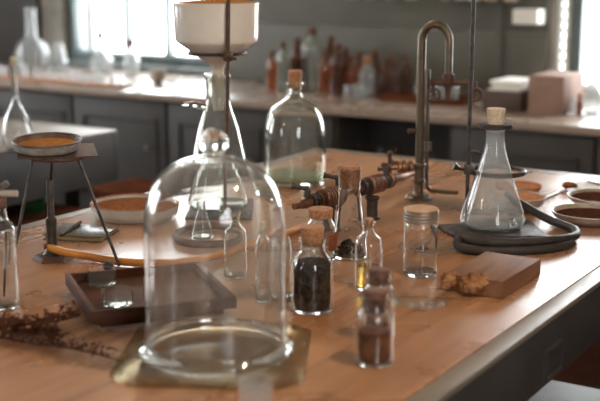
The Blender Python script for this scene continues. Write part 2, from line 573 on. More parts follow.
def window(n, a0, a1, z0, z1, t, axis, frame_mat, muls, bars=(), fw=.06):
    """frame, mullions and one pane in a wall opening; t = middle of the wall"""
    root = bpy.data.objects.new('window_%d' % n, None)
    COL.objects.link(root)
    root['kind'] = 'structure'
    root.rotation_euler.z = ROT
    def bx(mb, p0, p1, q0, q1, d):
        if axis == 'x': mb.box(p0, p1, t - d, t + d, q0, q1)
        else: mb.box(t - d, t + d, p0, p1, q0, q1)
        return mb
    mb = MB()
    bx(mb, a0, a0 + fw, z0, z1, .06); bx(mb, a1 - fw, a1, z0, z1, .06)
    bx(mb, a0 + fw, a1 - fw, z0, z0 + fw, .058); bx(mb, a0 + fw, a1 - fw, z1 - fw, z1, .058)
    mb.build('window_frame', frame_mat, root, bevel=.004)
    for (p, w, mt) in muls:
        bx(MB(), p - w / 2, p + w / 2, z0 + fw, z1 - fw, .035).build('mullion', mt, root, bevel=.003)
    for (q, w) in bars:
        bx(MB(), a0 + fw, a1 - fw, q - w / 2, q + w / 2, .025).build('glazing_bar', frame_mat, root, bevel=.003)
    bx(MB(), a0 + fw, a1 - fw, z0 + fw, z1 - fw, .003).build('window_pane', M['pane'], root)
    return root


window(1, w1a, w1b, WZ0, WZ1, U1 + .1, 'x', M['tealframe'],
       [(vcol(91, U1 + .1), .05, M['whiteframe']), (vcol(127, U1 + .1), .028, M['tealframe']), (vcol(168, U1 + .1), .028, M['tealframe'])], bars=[(2.0, .04)])
w2 = window(2, w2a, w2b, W2Z0, WZ1, U1 + .1, 'x', M['whiteframe'],
            [(vcol(573.5, U1 + .1), .022, M['whiteframe']), (vcol(582, U1 + .1), .055, M['tealframe'])], bars=[(2.0, .04)], fw=.014)
mb = MB()                                                # the beaded strip between the two white posts
xa, xb = vcol(562, U1 + .1), vcol(569, U1 + .1)
for i in range(34):
    mb.box(xa, xb, U1 + .09, U1 + .11, W2Z0 + .06 + i * .05, W2Z0 + .078 + i * .05)
mb.build('lattice_strip', M['tealframe'], w2)
for i, (a, b, c, d) in enumerate(LW):
    window(3 + i, a, b, c, d, V0 - .1, 'y', M['whiteframe'], [((a + b) / 2, .05, M['whiteframe'])], bars=[(2.0, .04)])
for i, (a, b, c, d) in enumerate(RW):
    window(5 + i, a, b, c, d, V1 + .1, 'y', M['whiteframe'], [((a + b) / 2, .05, M['whiteframe'])], bars=[(2.0, .04)])
for i, (a, b, c, d) in enumerate(BW):
    window(6 + i, a, b, c, d, U0 - .1, 'x', M['whiteframe'], [((a + b) / 2, .05, M['whiteframe'])], bars=[(2.0, .04)])

# panelling on the back wall
pa, pb = w1b + .02, w2a - .02
hb = TT + height(UV(U1, vcol(400, U1)), 28)
mb = MB()
mb.box(pa, pb, U1 - .02, U1, TT, hb - .006); mb.box(pa, pb, U1 - .02, U1, hb + .006, ZC - .3)
p0 = vcol(504, U1)
mb.box(p0 - .02, p0 + .02, U1 - .035, U1 - .02, TT, ZC - .3)
room(mb, 'trim_1', M['board'], bevel=.003)
room(MB().box(V0 + .02, vcol(38, U1), U1 - .03, U1, TT, ZC - .3), 'trim_2', M['boarddark'], bevel=.003)
room(MB().box(w1a - .02, w1b + .02, U1 - .05, U1 + .03, WZ0 - .03, WZ0 - .001), 'trim_3', M['tealframe'], bevel=.004)

# ------------------------------------------------------------------ back counter
CU0, CU1 = 4.475, 5.32
ct = thing('wall_counter', 'long dark wooden counter with grey cupboards running along the back wall', 'counter', (0, 0, 0), ROT)
MB().box(V0 + .05, V1 - .05, CU0 - .02, CU1 - .001, TT - .035, TT).build('worktop', M['counter'], ct, bevel=.004)
mb = MB()
s0, s1 = vcol(336, CU0), vcol(452, CU0)                  # an open bay with a shelf
mb.box(V0 + .06, s0, CU0 + .03, CU1 - .002, .08, TT - .036)
mb.box(s1, V1 - .06, CU0 + .03, CU1 - .002, .08, TT - .036)
mb.box(s0, s1, CU0 + .34, CU1 - .002, .08, TT - .036)
mb.box(s0, s1, CU0 + .05, CU0 + .3395, .08, .11)
mb.box(V0 + .06, V1 - .06, CU0 + .08, CU1 - .002, 0, .08)
mb.build('carcass', M['cabdark'], ct)
MB().box(s0, s1, CU0 + .06, CU0 + .339, .52, .545).build('shelf', M['cabdark'], ct)
x = V0 + .08
edges = []
while x < s0 - .3:
    edges.append((x, min(x + .62, s0 - .02))); x += .64
x = s1 + .02
while x < V1 - .5:
    edges.append((x, x + .62)); x += .64
for a, b in edges:
    mb = MB()
    mb.box(a, b, CU0 + .012, CU0 + .0295, .10, TT - .05)
    d = mb.build('door', M['cab'], ct, bevel=.003)
    fr = MB()
    for q in ((a + .06, a + .075, .2, TT - .14), (b - .075, b - .06, .2, TT - .14)):
        fr.box(q[0], q[1], CU0 + .004, CU0 + .0125, q[2], q[3])
    fr.box(a + .06, b - .06, CU0 + .004, CU0 + .0125, .19, .205); fr.box(a + .06, b - .06, CU0 + .004, CU0 + .0125, TT - .155, TT - .14)
    fr.build('panel_moulding', M['cab'], d)
    kb = MB().lathe([(0, 0), (.006, 0), (.006, .012), (.014, .018), (.012, .028), (0, .03)], 14, m=Matrix.Rotation(math.pi / 2, 3, 'X'))
    kb.build('knob', M['steel'], d, loc=((b - .1), CU0 + .0045, .62))

# wall shelf above the panelling
SHZ = TT + height(UV(U1 - .12, vcol(420, U1 - .12)), 6)
sh = thing('wall_shelf', 'dark wooden shelf across the top of the grey panelled back wall', 'shelf', (0, 0, 0), ROT)
MB().box(vcol(300, U1), w2a - .03, U1 - .26, U1 - .036, SHZ, SHZ + .03).build('shelf_board', M['cratebrown'], sh, bevel=.003)
for px in (330, 440, 545):
    v = vcol(px, U1)
    MB().prism([(U1 - .22, SHZ - .0), (U1 - .036, SHZ - .0), (U1 - .036, SHZ - .10)], v - .012, v + .012).build('bracket', M['cratebrown'], sh)
    b = sh.children[-1]
    b.matrix_local = Matrix(((0, 0, 1, 0), (1, 0, 0, 0), (0, 1, 0, 0), (0, 0, 0, 1)))

# ------------------------------------------------------------------ lab tables
def lab_table(name, label, va, vb, ua, ub, top_mat, edge_mat, ap, pull_u=None, stool=None):
    t = thing(name, label, 'table', UV(0, 0), ROT)
    MB().box(va + .036, vb - .036, ua + .036, ub - .036, TT - .045, TT).build('tabletop', top_mat, t, bevel=.002)
    e = MB()
    g = .0024
    for (x0, x1, y0, y1) in ((va - .006, va + .036 - g, ua, ub), (vb - .036 + g, vb + .006, ua, ub),
                             (va + .036, vb - .036, ua - .006, ua + .036 - g), (va + .036, vb - .036, ub - .036 + g, ub + .006)):
        e.box(x0, x1, y0, y1, TT - .012, TT + .0004)
    e.build('edge_strip', edge_mat, t, bevel=.003)
    a = MB()
    ins = -.003
    a.box(va + ins, vb - ins, ub - ins - .025, ub - ins, TT - ap, TT - .0125)
    a.box(va + ins, vb - ins, ua + ins, ua + ins + .025, TT - ap, TT - .0125)
    a.box(va + ins, va + ins + .025, ua + ins + .025, ub - ins - .025, TT - ap, TT - .0125)
    a.box(vb - ins - .025, vb - ins, ua + ins + .025, ub - ins - .025, TT - ap, TT - .0125)
    a.build('apron', M['apron'], t, bevel=.002)
    for x in (va + .06, vb - .14):
        for y in (ua + .08, ub - .16):
            MB().box(x, x + .08, y, y + .08, 0, TT - .0465).build('leg', M['apron'], t, bevel=.004)
    return t


tab = lab_table('laboratory_table', 'big orange-brown varnished laboratory table with dark grey apron in the middle of the room',
                -2.085, -.703, .2, 3.43, M['top'], M['edge'], .135)
pu = at(566, 356, -.08)
pun = (pu.x * math.sin(HEAD) + pu.y * math.cos(HEAD))
pr = MB()
pv = -.703 + .003
for (a0, a1, z0, z1) in ((pun - .045, pun - .039, TT - .122, TT - .062), (pun + .039, pun + .045, TT - .122, TT - .062),
                         (pun - .039, pun + .039, TT - .122, TT - .117), (pun - .039, pun + .039, TT - .067, TT - .062)):
    pr.box(pv, pv + .008, a0, a1, z0, z1)
sk = pr.build('socket_frame', M['apron'], tab)
MB().box(pv + .0002, pv + .003, pun - .039, pun + .039, TT - .117, TT - .067).build('socket_plate', M['boarddark'], sk)

lab_table('side_table', 'pale-topped lab table with rounded corner at the left behind the tripod', -4.4, -2.995, .6, 3.385, M['oldtop'], M['oldtop'], .20)


# ------------------------------------------------------------------ glassware
def vessel(name, label, cat, px, yf, prof, mat='glass', t=.0018, tb=.005, rad=.004, h=0.0, seg=48, group=None, gname='glass_body'):
    """prof: (half width, row) from foot to lip, the first row is replaced by the foot's own"""
    hw = prof[0][0]
    P = base_h(px, yf, hw, h) if h else base(px, yf, hw)
    r = metric(P, [(e[0], e[1] if i else 200) + tuple(e[2:]) for i, e in enumerate(prof)])
    r[0] = (prof[0][0] * depth(P) / F, 0.0) + tuple(r[0][2:])
    root = thing(name, label, cat, P + Vector((0, 0, EPS)), 0, group)
    g = MB().lathe(shell(r, t, tb, rad), seg).build(gname, M[mat], root)
    out = [q[:2] for q in r]
    return root, out, P, g


def cork(root, P, hw, y0, y1, mat='cork', taper=.86, name='cork_stopper', label=None):
    a, b = metric(P, [(hw, y0), (hw, y1)])
    z0, z1 = min(a[1], b[1]), max(a[1], b[1])
    r = (a[0] + b[0]) / 2
    o = MB().lathe(fil([(0, z0), (r * taper, z0), (r, z1), (0, z1)], .0015), 32).build(name, M[mat], root)
    if label: o['label'] = label
    return o


def inside(root, out, z0, z1, mat, name, t=.0042, bump=0.002):
    return MB().lathe(content(out, z0, z1, t, bump), 32).build(name, M[mat], root)


def zrow(P, y):
    return height(P, y) - (P.z - TT)


# big bell jar and its plate
PB = base(216, 383, 75)
gp = thing('glass_plate', 'thick yellowish square glass plate with clipped corners under the big bell jar', 'glass plate', at(216, 356) + Vector((0, 0, EPS)), math.radians(-3.5))
s_, c_ = .155, .04
MB().prism([(-s_ + c_, -s_), (s_ - c_, -s_), (s_, -s_ + c_), (s_, s_ - c_), (s_ - c_, s_), (-s_ + c_, s_), (-s_, s_ - c_), (-s_, -s_ + c_)], 0, .010).build('plate', M['plate'], gp, bevel=.0015)
PB = at(216.6, 356)
kk = F / depth(PB)
bj = thing('bell_jar', 'large clear glass bell jar with a round knob on top, standing on a glass plate', 'bell jar', PB + Vector((0, 0, .0112)))
rr = metric(PB, [(70.5, 340), (70.5, 300), (70.8, 225), (69.3, 205), (65, 192), (60.5, 182), (54, 174), (46, 167.5), (36, 162), (24, 158), (12, 156), (6.5, 155.5)])
zb = [(r, z - .011) for r, z in rr]
R0 = 77 / kk
outp = [(R0, 0), (R0, .009), (R0 - .004, .013), (zb[0][0] + .002, .018), (zb[0][0], .03)] + zb[1:]
o = fil([(R0 - .012, 0)] + [(r, z) for r, z in outp], .006)
inn = []
for i in range(4, len(o)):
    a, b = Vector(o[i - 1]), Vector(o[min(i + 1, len(o) - 1)])
    d = (b - a).normalized()
    q = Vector(o[i]) + Vector((-d.y, d.x)) * .0035
    if q.y > .02 and q.x > .002: inn.append((q.x, q.y))
inn = [p for i, p in enumerate(inn)]
prof = o + [(0, o[-1][1])] 
prof = [(zb[0][0] - .0035, 0)] + o + [(0, zb[-1][1] + .0003)]
inner = [(0, zb[-1][1] - .004)] + list(reversed(inn)) + [(zb[0][0] - .0035, .018)]
MB().lathe(prof + inner + [(zb[0][0] - .0035, 0)], 72).build('dome', M['belljar'], bj, weld=True)
kz = metric(PB, [(7, 156), (15.5, 143), (15, 129)])
z0, zc, z1 = kz[0][1] - .011, kz[1][1] - .011, kz[2][1] - .011
rk = kz[1][0]
prof = [(0, z0 + .0006), (.0105, z0 + .0006), (.009, z0 + .005), (.0085, z0 + .007)]
n = 16
for i in range(n + 1):
    a = -math.pi * .36 + (math.pi * .86) * i / n
    prof.append((max(rk * math.cos(a), 0), zc + (z1 - zc) * math.sin(a)))
prof[-1] = (0, z1)
MB().lathe(prof, 40).build('knob', M['solid'], bj)

# beaker at the lower frame edge
vessel('glass_beaker', 'small clear glass beaker at the very front edge, before the bell jar plate', 'beaker', 255.5, 432,
       [(16, 0), (16.2, 420), (16.8, 392), (17.6, 380)], 'hazyglass', rad=.003)

# bottles seen through the bell jar
vessel('glass_bottle', 'open clear round-shouldered bottle seen through the middle of the bell jar', 'bottle', 237.3, 280,
       [(12.3, 0), (12.6, 268), (12.5, 230, 6), (5, 224, 3), (4.8, 216), (6.6, 213.5), (6.4, 211)], 'greyglass')
r_, o_, P_, g_ = vessel('glass_bottle', 'slim clear bottle behind the right wall of the bell jar', 'bottle', 268, 303,
       [(9.6, 0), (9.8, 290), (9.5, 243, 5), (4.6, 235, 3), (4.4, 230), (5.5, 229)], 'greyglass')
cork(r_, P_, 4.2, 233, 221, 'corkpale')
vessel('glass_vial', 'narrow empty vial between the bell jar and the black-filled corked bottle', 'vial', 286, 298,
       [(6, 0), (6.1, 290), (6, 245, 4), (4, 240), (4.6, 237)], 'greyglass')

# corked bottle full of black leaf
r_, o_, P_, g_ = vessel('corked_bottle', 'wide corked glass bottle filled with black dried leaf', 'bottle', 312, 316,
       [(20.5, 0), (21, 305), (20.5, 262, 9), (12.5, 250, 5), (12.2, 243), (13.8, 241), (13.6, 238.5)], 'glass')
inside(r_, o_, .006, zrow(P_, 262), 'tea', 'dried_leaf')
cork(r_, P_, 12.2, 245, 226.5)

# small jar with brown label behind it
r_, o_, P_, g_ = vessel('corked_jar', 'clear jar with a flat cork and a brown label, behind the black-filled bottle', 'jar', 320.5, 263,
       [(15.5, 0), (15.8, 254), (15.3, 226, 5), (11.5, 220, 3), (11.5, 215)], 'glass')
cork(r_, P_, 12.4, 217.5, 208.5, 'cork', .97)
a, b = metric(P_, [(15.9, 248), (15.9, 232)])
mb = MB()
for i in range(9):
    pass
ang = [math.radians(-62 + 6 * i) for i in range(14)]
vs = [(a[0] * 1.02 * math.cos(q), a[0] * 1.02 * math.sin(q), z) for z in (a[1], b[1]) for q in ang] + \
     [(a[0] * 1.04 * math.cos(q), a[0] * 1.04 * math.sin(q), z) for z in (a[1], b[1]) for q in ang]
n = 14
fs = [(i, i + 1, n + i + 1, n + i) for i in range(n - 1)] + [(2 * n + i, 3 * n + i, 3 * n + i + 1, 2 * n + i + 1) for i in range(n - 1)]
fs += [(i, 2 * n + i, 2 * n + i + 1, i + 1) for i in range(n - 1)] + [(n + i, n + i + 1, 3 * n + i + 1, 3 * n + i) for i in range(n - 1)]
fs += [(0, n, 3 * n, 2 * n), (n - 1, 3 * n - 1, 4 * n - 1, 2 * n - 1)]
mb.add(vs, fs).build('paper_label', M['label'], r_)

# tall conical flask with cork and herbs
r_, o_, P_, g_ = vessel('corked_flask', 'tall narrow corked flask with a little dried herb at the bottom', 'flask', 349, 261,
       [(17, 0), (17, 250, 5), (12.4, 207, 8), (10.8, 191, 6), (11.2, 172), (12, 168.5)], 'glass')
cork(r_, P_, 11.1, 187.5, 165.5, 'cork', .88)
mb = MB()
for i in range(170):
    a, q = random.uniform(0, 6.28), random.uniform(0, .9) ** .6
    R = inner_r(o_, .012, .006)
    c = Vector((q * R * math.cos(a) * .95 - .004, q * R * math.sin(a) * .95, .010 + random.uniform(0, .030) * (1.15 - q)))
    if c.x ** 2 + c.y ** 2 < (R - .004) ** 2:
        mb.blob(c, (random.uniform(.003, .006), random.uniform(.003, .006), random.uniform(.002, .004)), .4, 2, i, 7, 5)
o = mb.build('dried_herb', M['herb'], r_); o['kind'] = 'stuff'

# small bottle with yellow oil
r_, o_, P_, g_ = vessel('oil_bottle', 'small clear bottle with a tiny cork and yellow oil in the bottom', 'bottle', 368, 292.5,
       [(13.8, 0), (14, 284), (13.8, 240, 7), (5.8, 233, 4), (5.4, 226), (7.4, 222.5), (7, 221)], 'glass')
inside(r_, o_, .0075, zrow(P_, 266), 'yellowoil', 'oil', bump=0)
cork(r_, P_, 4.8, 228, 218.5)

# lidded jar
r_, o_, P_, g_ = vessel('lidded_jar', 'clear straight-sided jar with a grey-banded flat lid beside the wooden block', 'jar', 419.7, 279,
       [(16.6, 0), (17, 270), (16.8, 226, 4), (15.6, 222)], 'glass', t=.0024, tb=.009)
lz = metric(P_, [(17.8, 222), (17.8, 209.5)])
b_ = MB()
prof = [(0, lz[0][1]), (lz[0][0], lz[0][1])]
nz = 4
for i in range(nz):
    z = lz[0][1] + (lz[1][1] - lz[0][1]) * (i + .5) / nz
    prof += [(lz[0][0] * 1.0, z - .0024), (lz[0][0] * .965, z - .0006), (lz[0][0], z + .0018)]
prof += [(lz[0][0] * .98, lz[1][1]), (0, lz[1][1])]
ld = b_.lathe(prof, 48).build('lid', M['lidgrey'], r_)
MB().lathe(fil([(0, lz[1][1] + .0002), (lz[0][0] * .97, lz[1][1] + .0002), (lz[0][0] * .96, lz[1][1] + .0028), (0, lz[1][1] + .0028)], .001), 40).build('lid_top', M['lidwood'], ld)

# two vials at the front
r_, o_, P_, g_ = vessel('stoppered_vial', 'clear vial with dark stopper standing just behind the brown-filled vial', 'vial', 377.8, 344,
       [(16.5, 0), (16.8, 333), (16.5, 291, 6), (12, 284, 4), (12, 279), (14.5, 277), (14.2, 274.5)], 'glass')
inside(r_, o_, .006, zrow(P_, 318), 'brownliquid', 'brown_resin')
cork(r_, P_, 11, 284, 268.5, 'corkdark', .9)
r_, o_, P_, g_ = vessel('stoppered_vial', 'front vial with dark stopper, half filled with brown resin', 'vial', 374, 369.5,
       [(18.6, 0), (19, 358), (18.6, 316, 7), (13, 307, 4), (12.8, 300), (15.8, 298), (15.4, 294.5)], 'glass')
inside(r_, o_, .007, zrow(P_, 330), 'brownliquid', 'brown_resin')
cork(r_, P_, 12, 312, 290, 'corkdark', .86)

# left-edge bottle with a tube through its stopper
r_, o_, P_, g_ = vessel('wash_bottle', 'round-shouldered clear bottle with dark stopper and bent tube at the left edge', 'bottle', 5.5, 311,
       [(14, 0), (14.4, 298), (14.2, 227, 6), (6.6, 219.5, 4), (6, 208), (7.2, 206)], 'glass')
cork(r_, P_, 6.8, 209, 197, 'corkdark', .84)
za = zrow(P_, 197)
kq = depth(P_) / F
MB().tube([(-.006, 0, za + .006), (.0, 0, za + .0065), (18 * kq, 0, za + .006)], .0065, 10).build('side_tube', M['stoneware'], r_)
MB().tube(spline([(-.004, 0, za + .0125), (0, .0, za + .017), (.010, 0, za + .022), (.017, 0, za + .027)], 6), .0055, 10).build('outlet_nozzle', M['steel'], r_)
MB().tube([(0, 0, za - .001), (0, 0, za + .0135)], .004, 8).build('stem', M['iron'], r_)
MB().tube([(.010, -.004, zrow(P_, 232)), (-.002, 0, .02)], .0022, 8).build('inner_rod', M['iron'], r_)

# big corked bottle at the far edge of the table
r_, o_, P_, g_ = vessel('corked_carboy', 'large dome-shouldered clear bottle with a fat cork near the far table corner', 'bottle', 295, 188.5,
       [(30.5, 0, 2), (31, 176), (31, 128, 16), (25, 109, 8), (11, 99.5, 5), (6.8, 95, 2), (6.8, 87), (9, 84.5), (8.8, 82.5)], 'greyglass', t=.003, tb=.012, rad=.008)
inside(r_, o_, .0135, .03, 'paleliquid', 'liquid_residue', bump=0, t=.006)
cork(r_, P_, 6.9, 88, 70.5, 'cork', .92)

# ------------------------------------------------------------------ filtering stand (left)
ST = at(226.5, 218)
rt = thing('retort_stand', 'tall brown iron retort stand whose ring carries the white porcelain funnel', 'stand', ST + Vector((0, 0, EPS)))
MB().box(-.115, .085, -.035, .225, 0, .011).build('base_plate', M['iron'], rt, bevel=.003)
MB().tube([(0, 0, .0112), (.016, 0, .75)], .0052, 12).build('rod', M['rust'], rt)
FC = Vector(((217.8 - 300) / F * (depth(at(217.5, 209)) - .06), ST.y + .115, TT))        # axis of funnel and flask
rz_ = height(FC, 53) ; rh = rz_
rel = FC - ST
RR = 28.5 * depth(Vector((FC.x, FC.y, TT + rh))) / F
mb = MB().torus(RR, .0042, (rel.x, rel.y, rh))
d = Vector((-rel.x, -rel.y, 0)); L = d.length; d.normalize()
mb.tube([(rel.x + d.x * (RR + .002), rel.y + d.y * (RR + .002), rh), (d.x * -.009, d.y * -.009, rh)], .0042, 8)
rg = mb.build('support_ring', M['iron'], rt)
bs = MB().box(-.002, .020, -.010, .010, rh - .012, rh + .012)
bs.build('boss', M['rust'], rt, bevel=.003)
MB().tube([(.009, -.011, rh), (.012, -.018, rh), (.02, -.022, rh - .002), (.032, -.024, rh - .006)], [.004, .006, .005, .003], 8).build('thumb_screw', M['rust'], rt)

PF = Vector((FC.x, FC.y, TT + .011))
kf = F / depth(Vector((FC.x, FC.y, TT)))
fl = thing('filter_flask', 'large conical glass filtering flask with a side arm, under the porcelain funnel', 'flask', PF + Vector((0, 0, EPS)))
pr_ = metric(PF, [(35, 205), (36.5, 197, 8), (27.5, 157), (20, 125), (13.8, 108, 8), (12, 100, 5), (11.6, 80), (13.2, 76.5), (13, 74)])
pr_ = [(.088, 0, .012)] + [(.0955, .014, .012)] + pr_[2:]
MB().lathe(shell(pr_, .0026, .006), 56).build('glass_body', M['greyglass'], fl)
sz = metric(PF, [(0, 104.5)])[0][1]
MB().tube(spline([(-.032, 0, sz - .006), (-.052, 0, sz - .003), (-.075, 0, sz), (-.088, 0, sz), (-.094, 0, sz)], 4), [.0095] * 4 + [.009] * 4 + [.006] * 5 + [.006, .0075, .008, .007], 14).build('side_arm', M['greyglass'], fl)

fn = thing('buchner_funnel', 'big white porcelain funnel held in the iron ring above the conical flask', 'funnel', Vector((FC.x, FC.y, TT)))
fp = metric(Vector((FC.x, FC.y, TT)), [(5.5, 110), (6.5, 68), (9, 63.5), (23, 54), (30, 49), (41, 41.5), (41.8, 37), (43, 6), (43.3, 2.5)])
zs = rh + .0046
outr = [tuple(p) for p in fp]
inn = [(r - .005, z) for r, z in outr]
zf = fp[6][1] + .010
prof = [(.0045, outr[0][1])] + fil(outr, .006) + [(outr[-1][0] - .006, outr[-1][1] + .001), (outr[-1][0] - .007, zf), (.0045, zf), (.0045, outr[0][1])]
# lift so that the cone rests on the ring
cone_r = RR - .0042
lift = 0
MB().lathe(prof, 64).build('funnel_body', M['porcelain'], fn)
MB().lathe([(0, zf + .0008), (outr[-1][0] - .0078, zf + .0008), (outr[-1][0] - .0078, fp[8][1] + .002), (.035, fp[8][1] + .008), (0, fp[8][1] + .009)], 40).build('filter_cake', M['ochre'], fn)

# ring and little flask behind the bell jar
P_ = at(209, 238.5)
o = MB().torus(39.5 * depth(P_) / F, .0085, (0, 0, .0086), 56, 12).build('flask_ring', M['ringwood'], loc=P_)
tag(o, 'flat brown cork ring lying behind the bell jar, around the tiny conical flask', 'ring')
vessel('conical_flask', 'tiny clear conical flask standing inside the brown cork ring', 'flask', 200.5, 241,
       [(13, 0), (12.6, 234, 4), (5, 210, 5), (4.4, 203), (5.4, 200.5)], 'glass', t=.0012, rad=.003)

# ------------------------------------------------------------------ gas tap in the middle
TP = at(372, 219)
gt = thing('gas_tap', 'brown brass double gas tap on a short post in the middle of the table', 'gas tap', TP + Vector((0, 0, EPS)))
L_, R_ = at(288.5, 206, .083) - TP, at(408, 173, .083) - TP
L_.z = R_.z = .083
ax = (R_ - L_).normalized()
mid = Vector((0, 0, .083))
# make the body pass over the post
off = (-L_) - ax * (-L_).dot(ax); off.z = 0
L_ += off * .5; R_ += off * .5
mid = L_ + ax * (-L_).dot(ax); mid.z = .083
tot = (R_ - L_).length
MB().lathe(fil([(0, 0), (.021, 0), (.021, .005), (.0150, .009), (.0150, .050), (.019, .053), (.019, .059), (0, .059)], .002), 24).build('post', M['iron'], gt)
pq = L_ + ax * .141
MB().lathe(fil([(0, 0), (.021, 0), (.021, .005), (.0150, .009), (.0150, .050), (.019, .053), (.019, .059), (0, .059)], .002), 24, (pq.x, pq.y, 0)).build('post', M['iron'], gt)


def along(prof, p0, axis, seg=20):
    m = axis.to_track_quat('Z', 'Y').to_matrix()
    return MB().lathe(prof, seg, p0, m)


def knurl(prof, r, z0, z1, n=5):
    r = r * 1.0
    for i in range(n):
        z = z0 + (z1 - z0) * i / n
        dz = (z1 - z0) / n
        prof += [(r, z + dz * .1), (r * 1.04, z + dz * .5), (r, z + dz * .9)]
    return prof


q0 = tot * .62
prof = [(0, 0), (.0075, 0), (.0085, .010), (.0065, .016), (.010, .026), (.0125, .046), (.013, .060), (.010, .064), (.010, tot * .45), (.010, q0 + .05),
        (.012, q0 + .10), (.0115, tot - .05), (.009, tot - .045), (.0085, tot - .012), (.007, tot), (0, tot)]
along(prof, L_, ax).build('manifold', M['brass'], gt)


def drum(z0, z1, r, ribs, nm, mt):
    pr = [(.0101, z0), (r * .9, z0), (r, z0 + .002)]
    for i in range(ribs):
        za, zb = z0 + .003 + (z1 - z0 - .006) * i / ribs, z0 + .003 + (z1 - z0 - .006) * (i + 1) / ribs
        pr += [(r, za + (zb - za) * .12), (r, za + (zb - za) * .62), (r * .80, za + (zb - za) * .70), (r * .80, zb)]
    pr += [(r, z1 - .002), (r * .9, z1), (.0101, z1), (.0101, z0)]
    return along(pr, L_, ax, 24).build(nm, M[mt], gt, weld=True)


drum(.064, .092, .0195, 2, 'collar', 'iron')
drum(.095, .108, .0155, 1, 'collar', 'brass')
drum(.110, .172, .0245, 5, 'barrel', 'brass')
drum(.174, .188, .0215, 1, 'collar', 'iron')
drum(q0 - .050, q0 - .026, .0205, 2, 'collar', 'iron')
drum(q0 - .022, q0 + .040, .0245, 5, 'barrel', 'brass')
drum(q0 + .043, q0 + .068, .0195, 2, 'collar', 'iron')
drum(q0 + .071, q0 + .086, .0215, 1, 'collar', 'brass')


def lever(sd, ln, up, nm='valve_lever', tilt=.008, r=.0045):
    c = L_ + ax * sd
    mb = MB()
    mb.tube([c + Vector((0, 0, .014)), c + Vector((0, 0, up))], [.009, .007], 10)
    side = Vector((-ax.y, ax.x, 0))
    a = c + Vector((0, 0, up)) - side * 0 + ax * .004
    b = c + Vector((0, 0, up + tilt)) - ax * ln * .55 + side * ln * .8
    mb.tube([a, a * .6 + b * .4, a * .25 + b * .75, b], [r * 1.5, r * .9, r, r * 1.5], 10)
    return mb.build(nm, M['iron'], gt)


lever(.052, .040, .034, r=.0055)
lever(.181, .038, .040, r=.0055)
lever(tot * .62 + .066, .022, .030, tilt=.002, r=.0045)

# ------------------------------------------------------------------ swan-neck water tap
FP = at(418.5, 199)
fc = thing('swan_neck_tap', 'tall tarnished swan-neck water tap with two handwheels at its spout', 'tap', FP + Vector((0, 0, EPS)))
kf = F / depth(FP)


def hz(y):
    return height(FP, y)


vdir = Vector((math.cos(HEAD), -math.sin(HEAD), 0))
MB().lathe(fil([(0, 0), (.037, 0), (.038, .006), (.030, .011), (.019, .014), (.0130, .020), (.0130, .045), (.018, .048), (.018, .056),
                (.0145, .058), (.0145, .088), (.0185, .092), (.0185, .100), (.0125, .104), (0, .104)], .002), 32).build('flange', M['verdigris'], fc)
zt, ztop = hz(58), hz(19)
ra = 14.3 * depth(FP) / F / vdir.x * .86
path = [Vector((0, 0, .105)), Vector((0, 0, .2)), Vector((0, 0, .3)), Vector((0, 0, zt - .03))]
zc = ztop - .013 - (ra * 1.15)
for i in range(17):
    a = math.pi - math.pi * i / 16
    path.append(vdir * (ra + ra * math.cos(a)) + Vector((0, 0, zc + ra * 1.15 * math.sin(a))))
zs_ = hz(77)
path += [vdir * (2 * ra) + Vector((0, 0, zs_ + .03)), vdir * (2 * ra) + Vector((0, 0, zs_))]
n = len(path)
rad_ = [.0118 if i < 5 else max(.0102, .0118 - (i - 4) * .0001) for i in range(n)]
MB().tube(path, rad_, 16).build('swan_neck', M['verdigris'], fc)
sp = vdir * (2 * ra)
tz = zs_ - .010
mb = MB().tube([sp + Vector((-.050, 0.0, tz)), sp + Vector((-.03, 0, tz)), sp + Vector((0, 0, tz)), sp + Vector((.03, 0, tz)), sp + Vector((.062, 0, tz))], [.008, .0085, .012, .0085, .0075], 12)
mb.lathe(fil([(0, tz - .014), (.013, tz - .014), (.015, tz - .004), (.0165, tz + .006), (.0165, tz + .02), (.0135, tz + .024), (0, tz + .024)], .002), 20, (sp.x, sp.y, 0))
mb.tube([sp + Vector((0, 0, tz - .012)), sp + Vector((0, 0, tz - .045))], [.009, .006], 12)
tee = mb.build('outlet_tee', M['rust'], fc)
for dx in (-.040, .074):
    w = sp + Vector((dx, -.012, tz - .033))
    mb = MB().torus(.017, .0028, w, 24, 8, Matrix.Rotation(math.pi / 2, 3, 'X'))
    for k in range(3):
        a = math.pi * k / 3 + .3
        e = Vector((math.cos(a) * .016, 0, math.sin(a) * .016))
        mb.tube([w + e, w - e], .002, 6)
    mb.tube([w + Vector((0, -.004, 0)), w + Vector((0, .014, 0))], .0042, 8)
    mb.tube([w + Vector((0, .012, 0)), w + Vector((0, .012, .034))], .005, 8)
    mb.build('handwheel', M['rust'], tee)
# cross-handled side valve
vz = hz(167)
mb = along([(0, 0), (.013, 0), (.017, .002), (.017, .011), (.0115, .013), (.0115, .019), (.019, .021), (.019, .030), (.013, .033), (.016, .035), (.016, .042), (.009, .044), (.009, .06), (.007, .062), (.007, .085), (0, .085)],
           Vector((-.018, 0, vz)), Vector((-1, -.1, 0)))
sv = mb.build('side_valve', M['brass'], fc)
mb = MB()
c = Vector((-.082, -.008, vz + .008))
for e in ((Vector((0, .0, .030))), Vector((.006, .026, .004)), Vector((.018, .012, .0))):
    mb.tube([c - e, c, c + e], .0058, 8)
    mb.blob(c + e, (.0085,) * 3, 0, 1, 0, 10, 8); mb.blob(c - e, (.0085,) * 3, 0, 1, 0, 10, 8)
mb.build('cross_handle', M['rust'], sv)
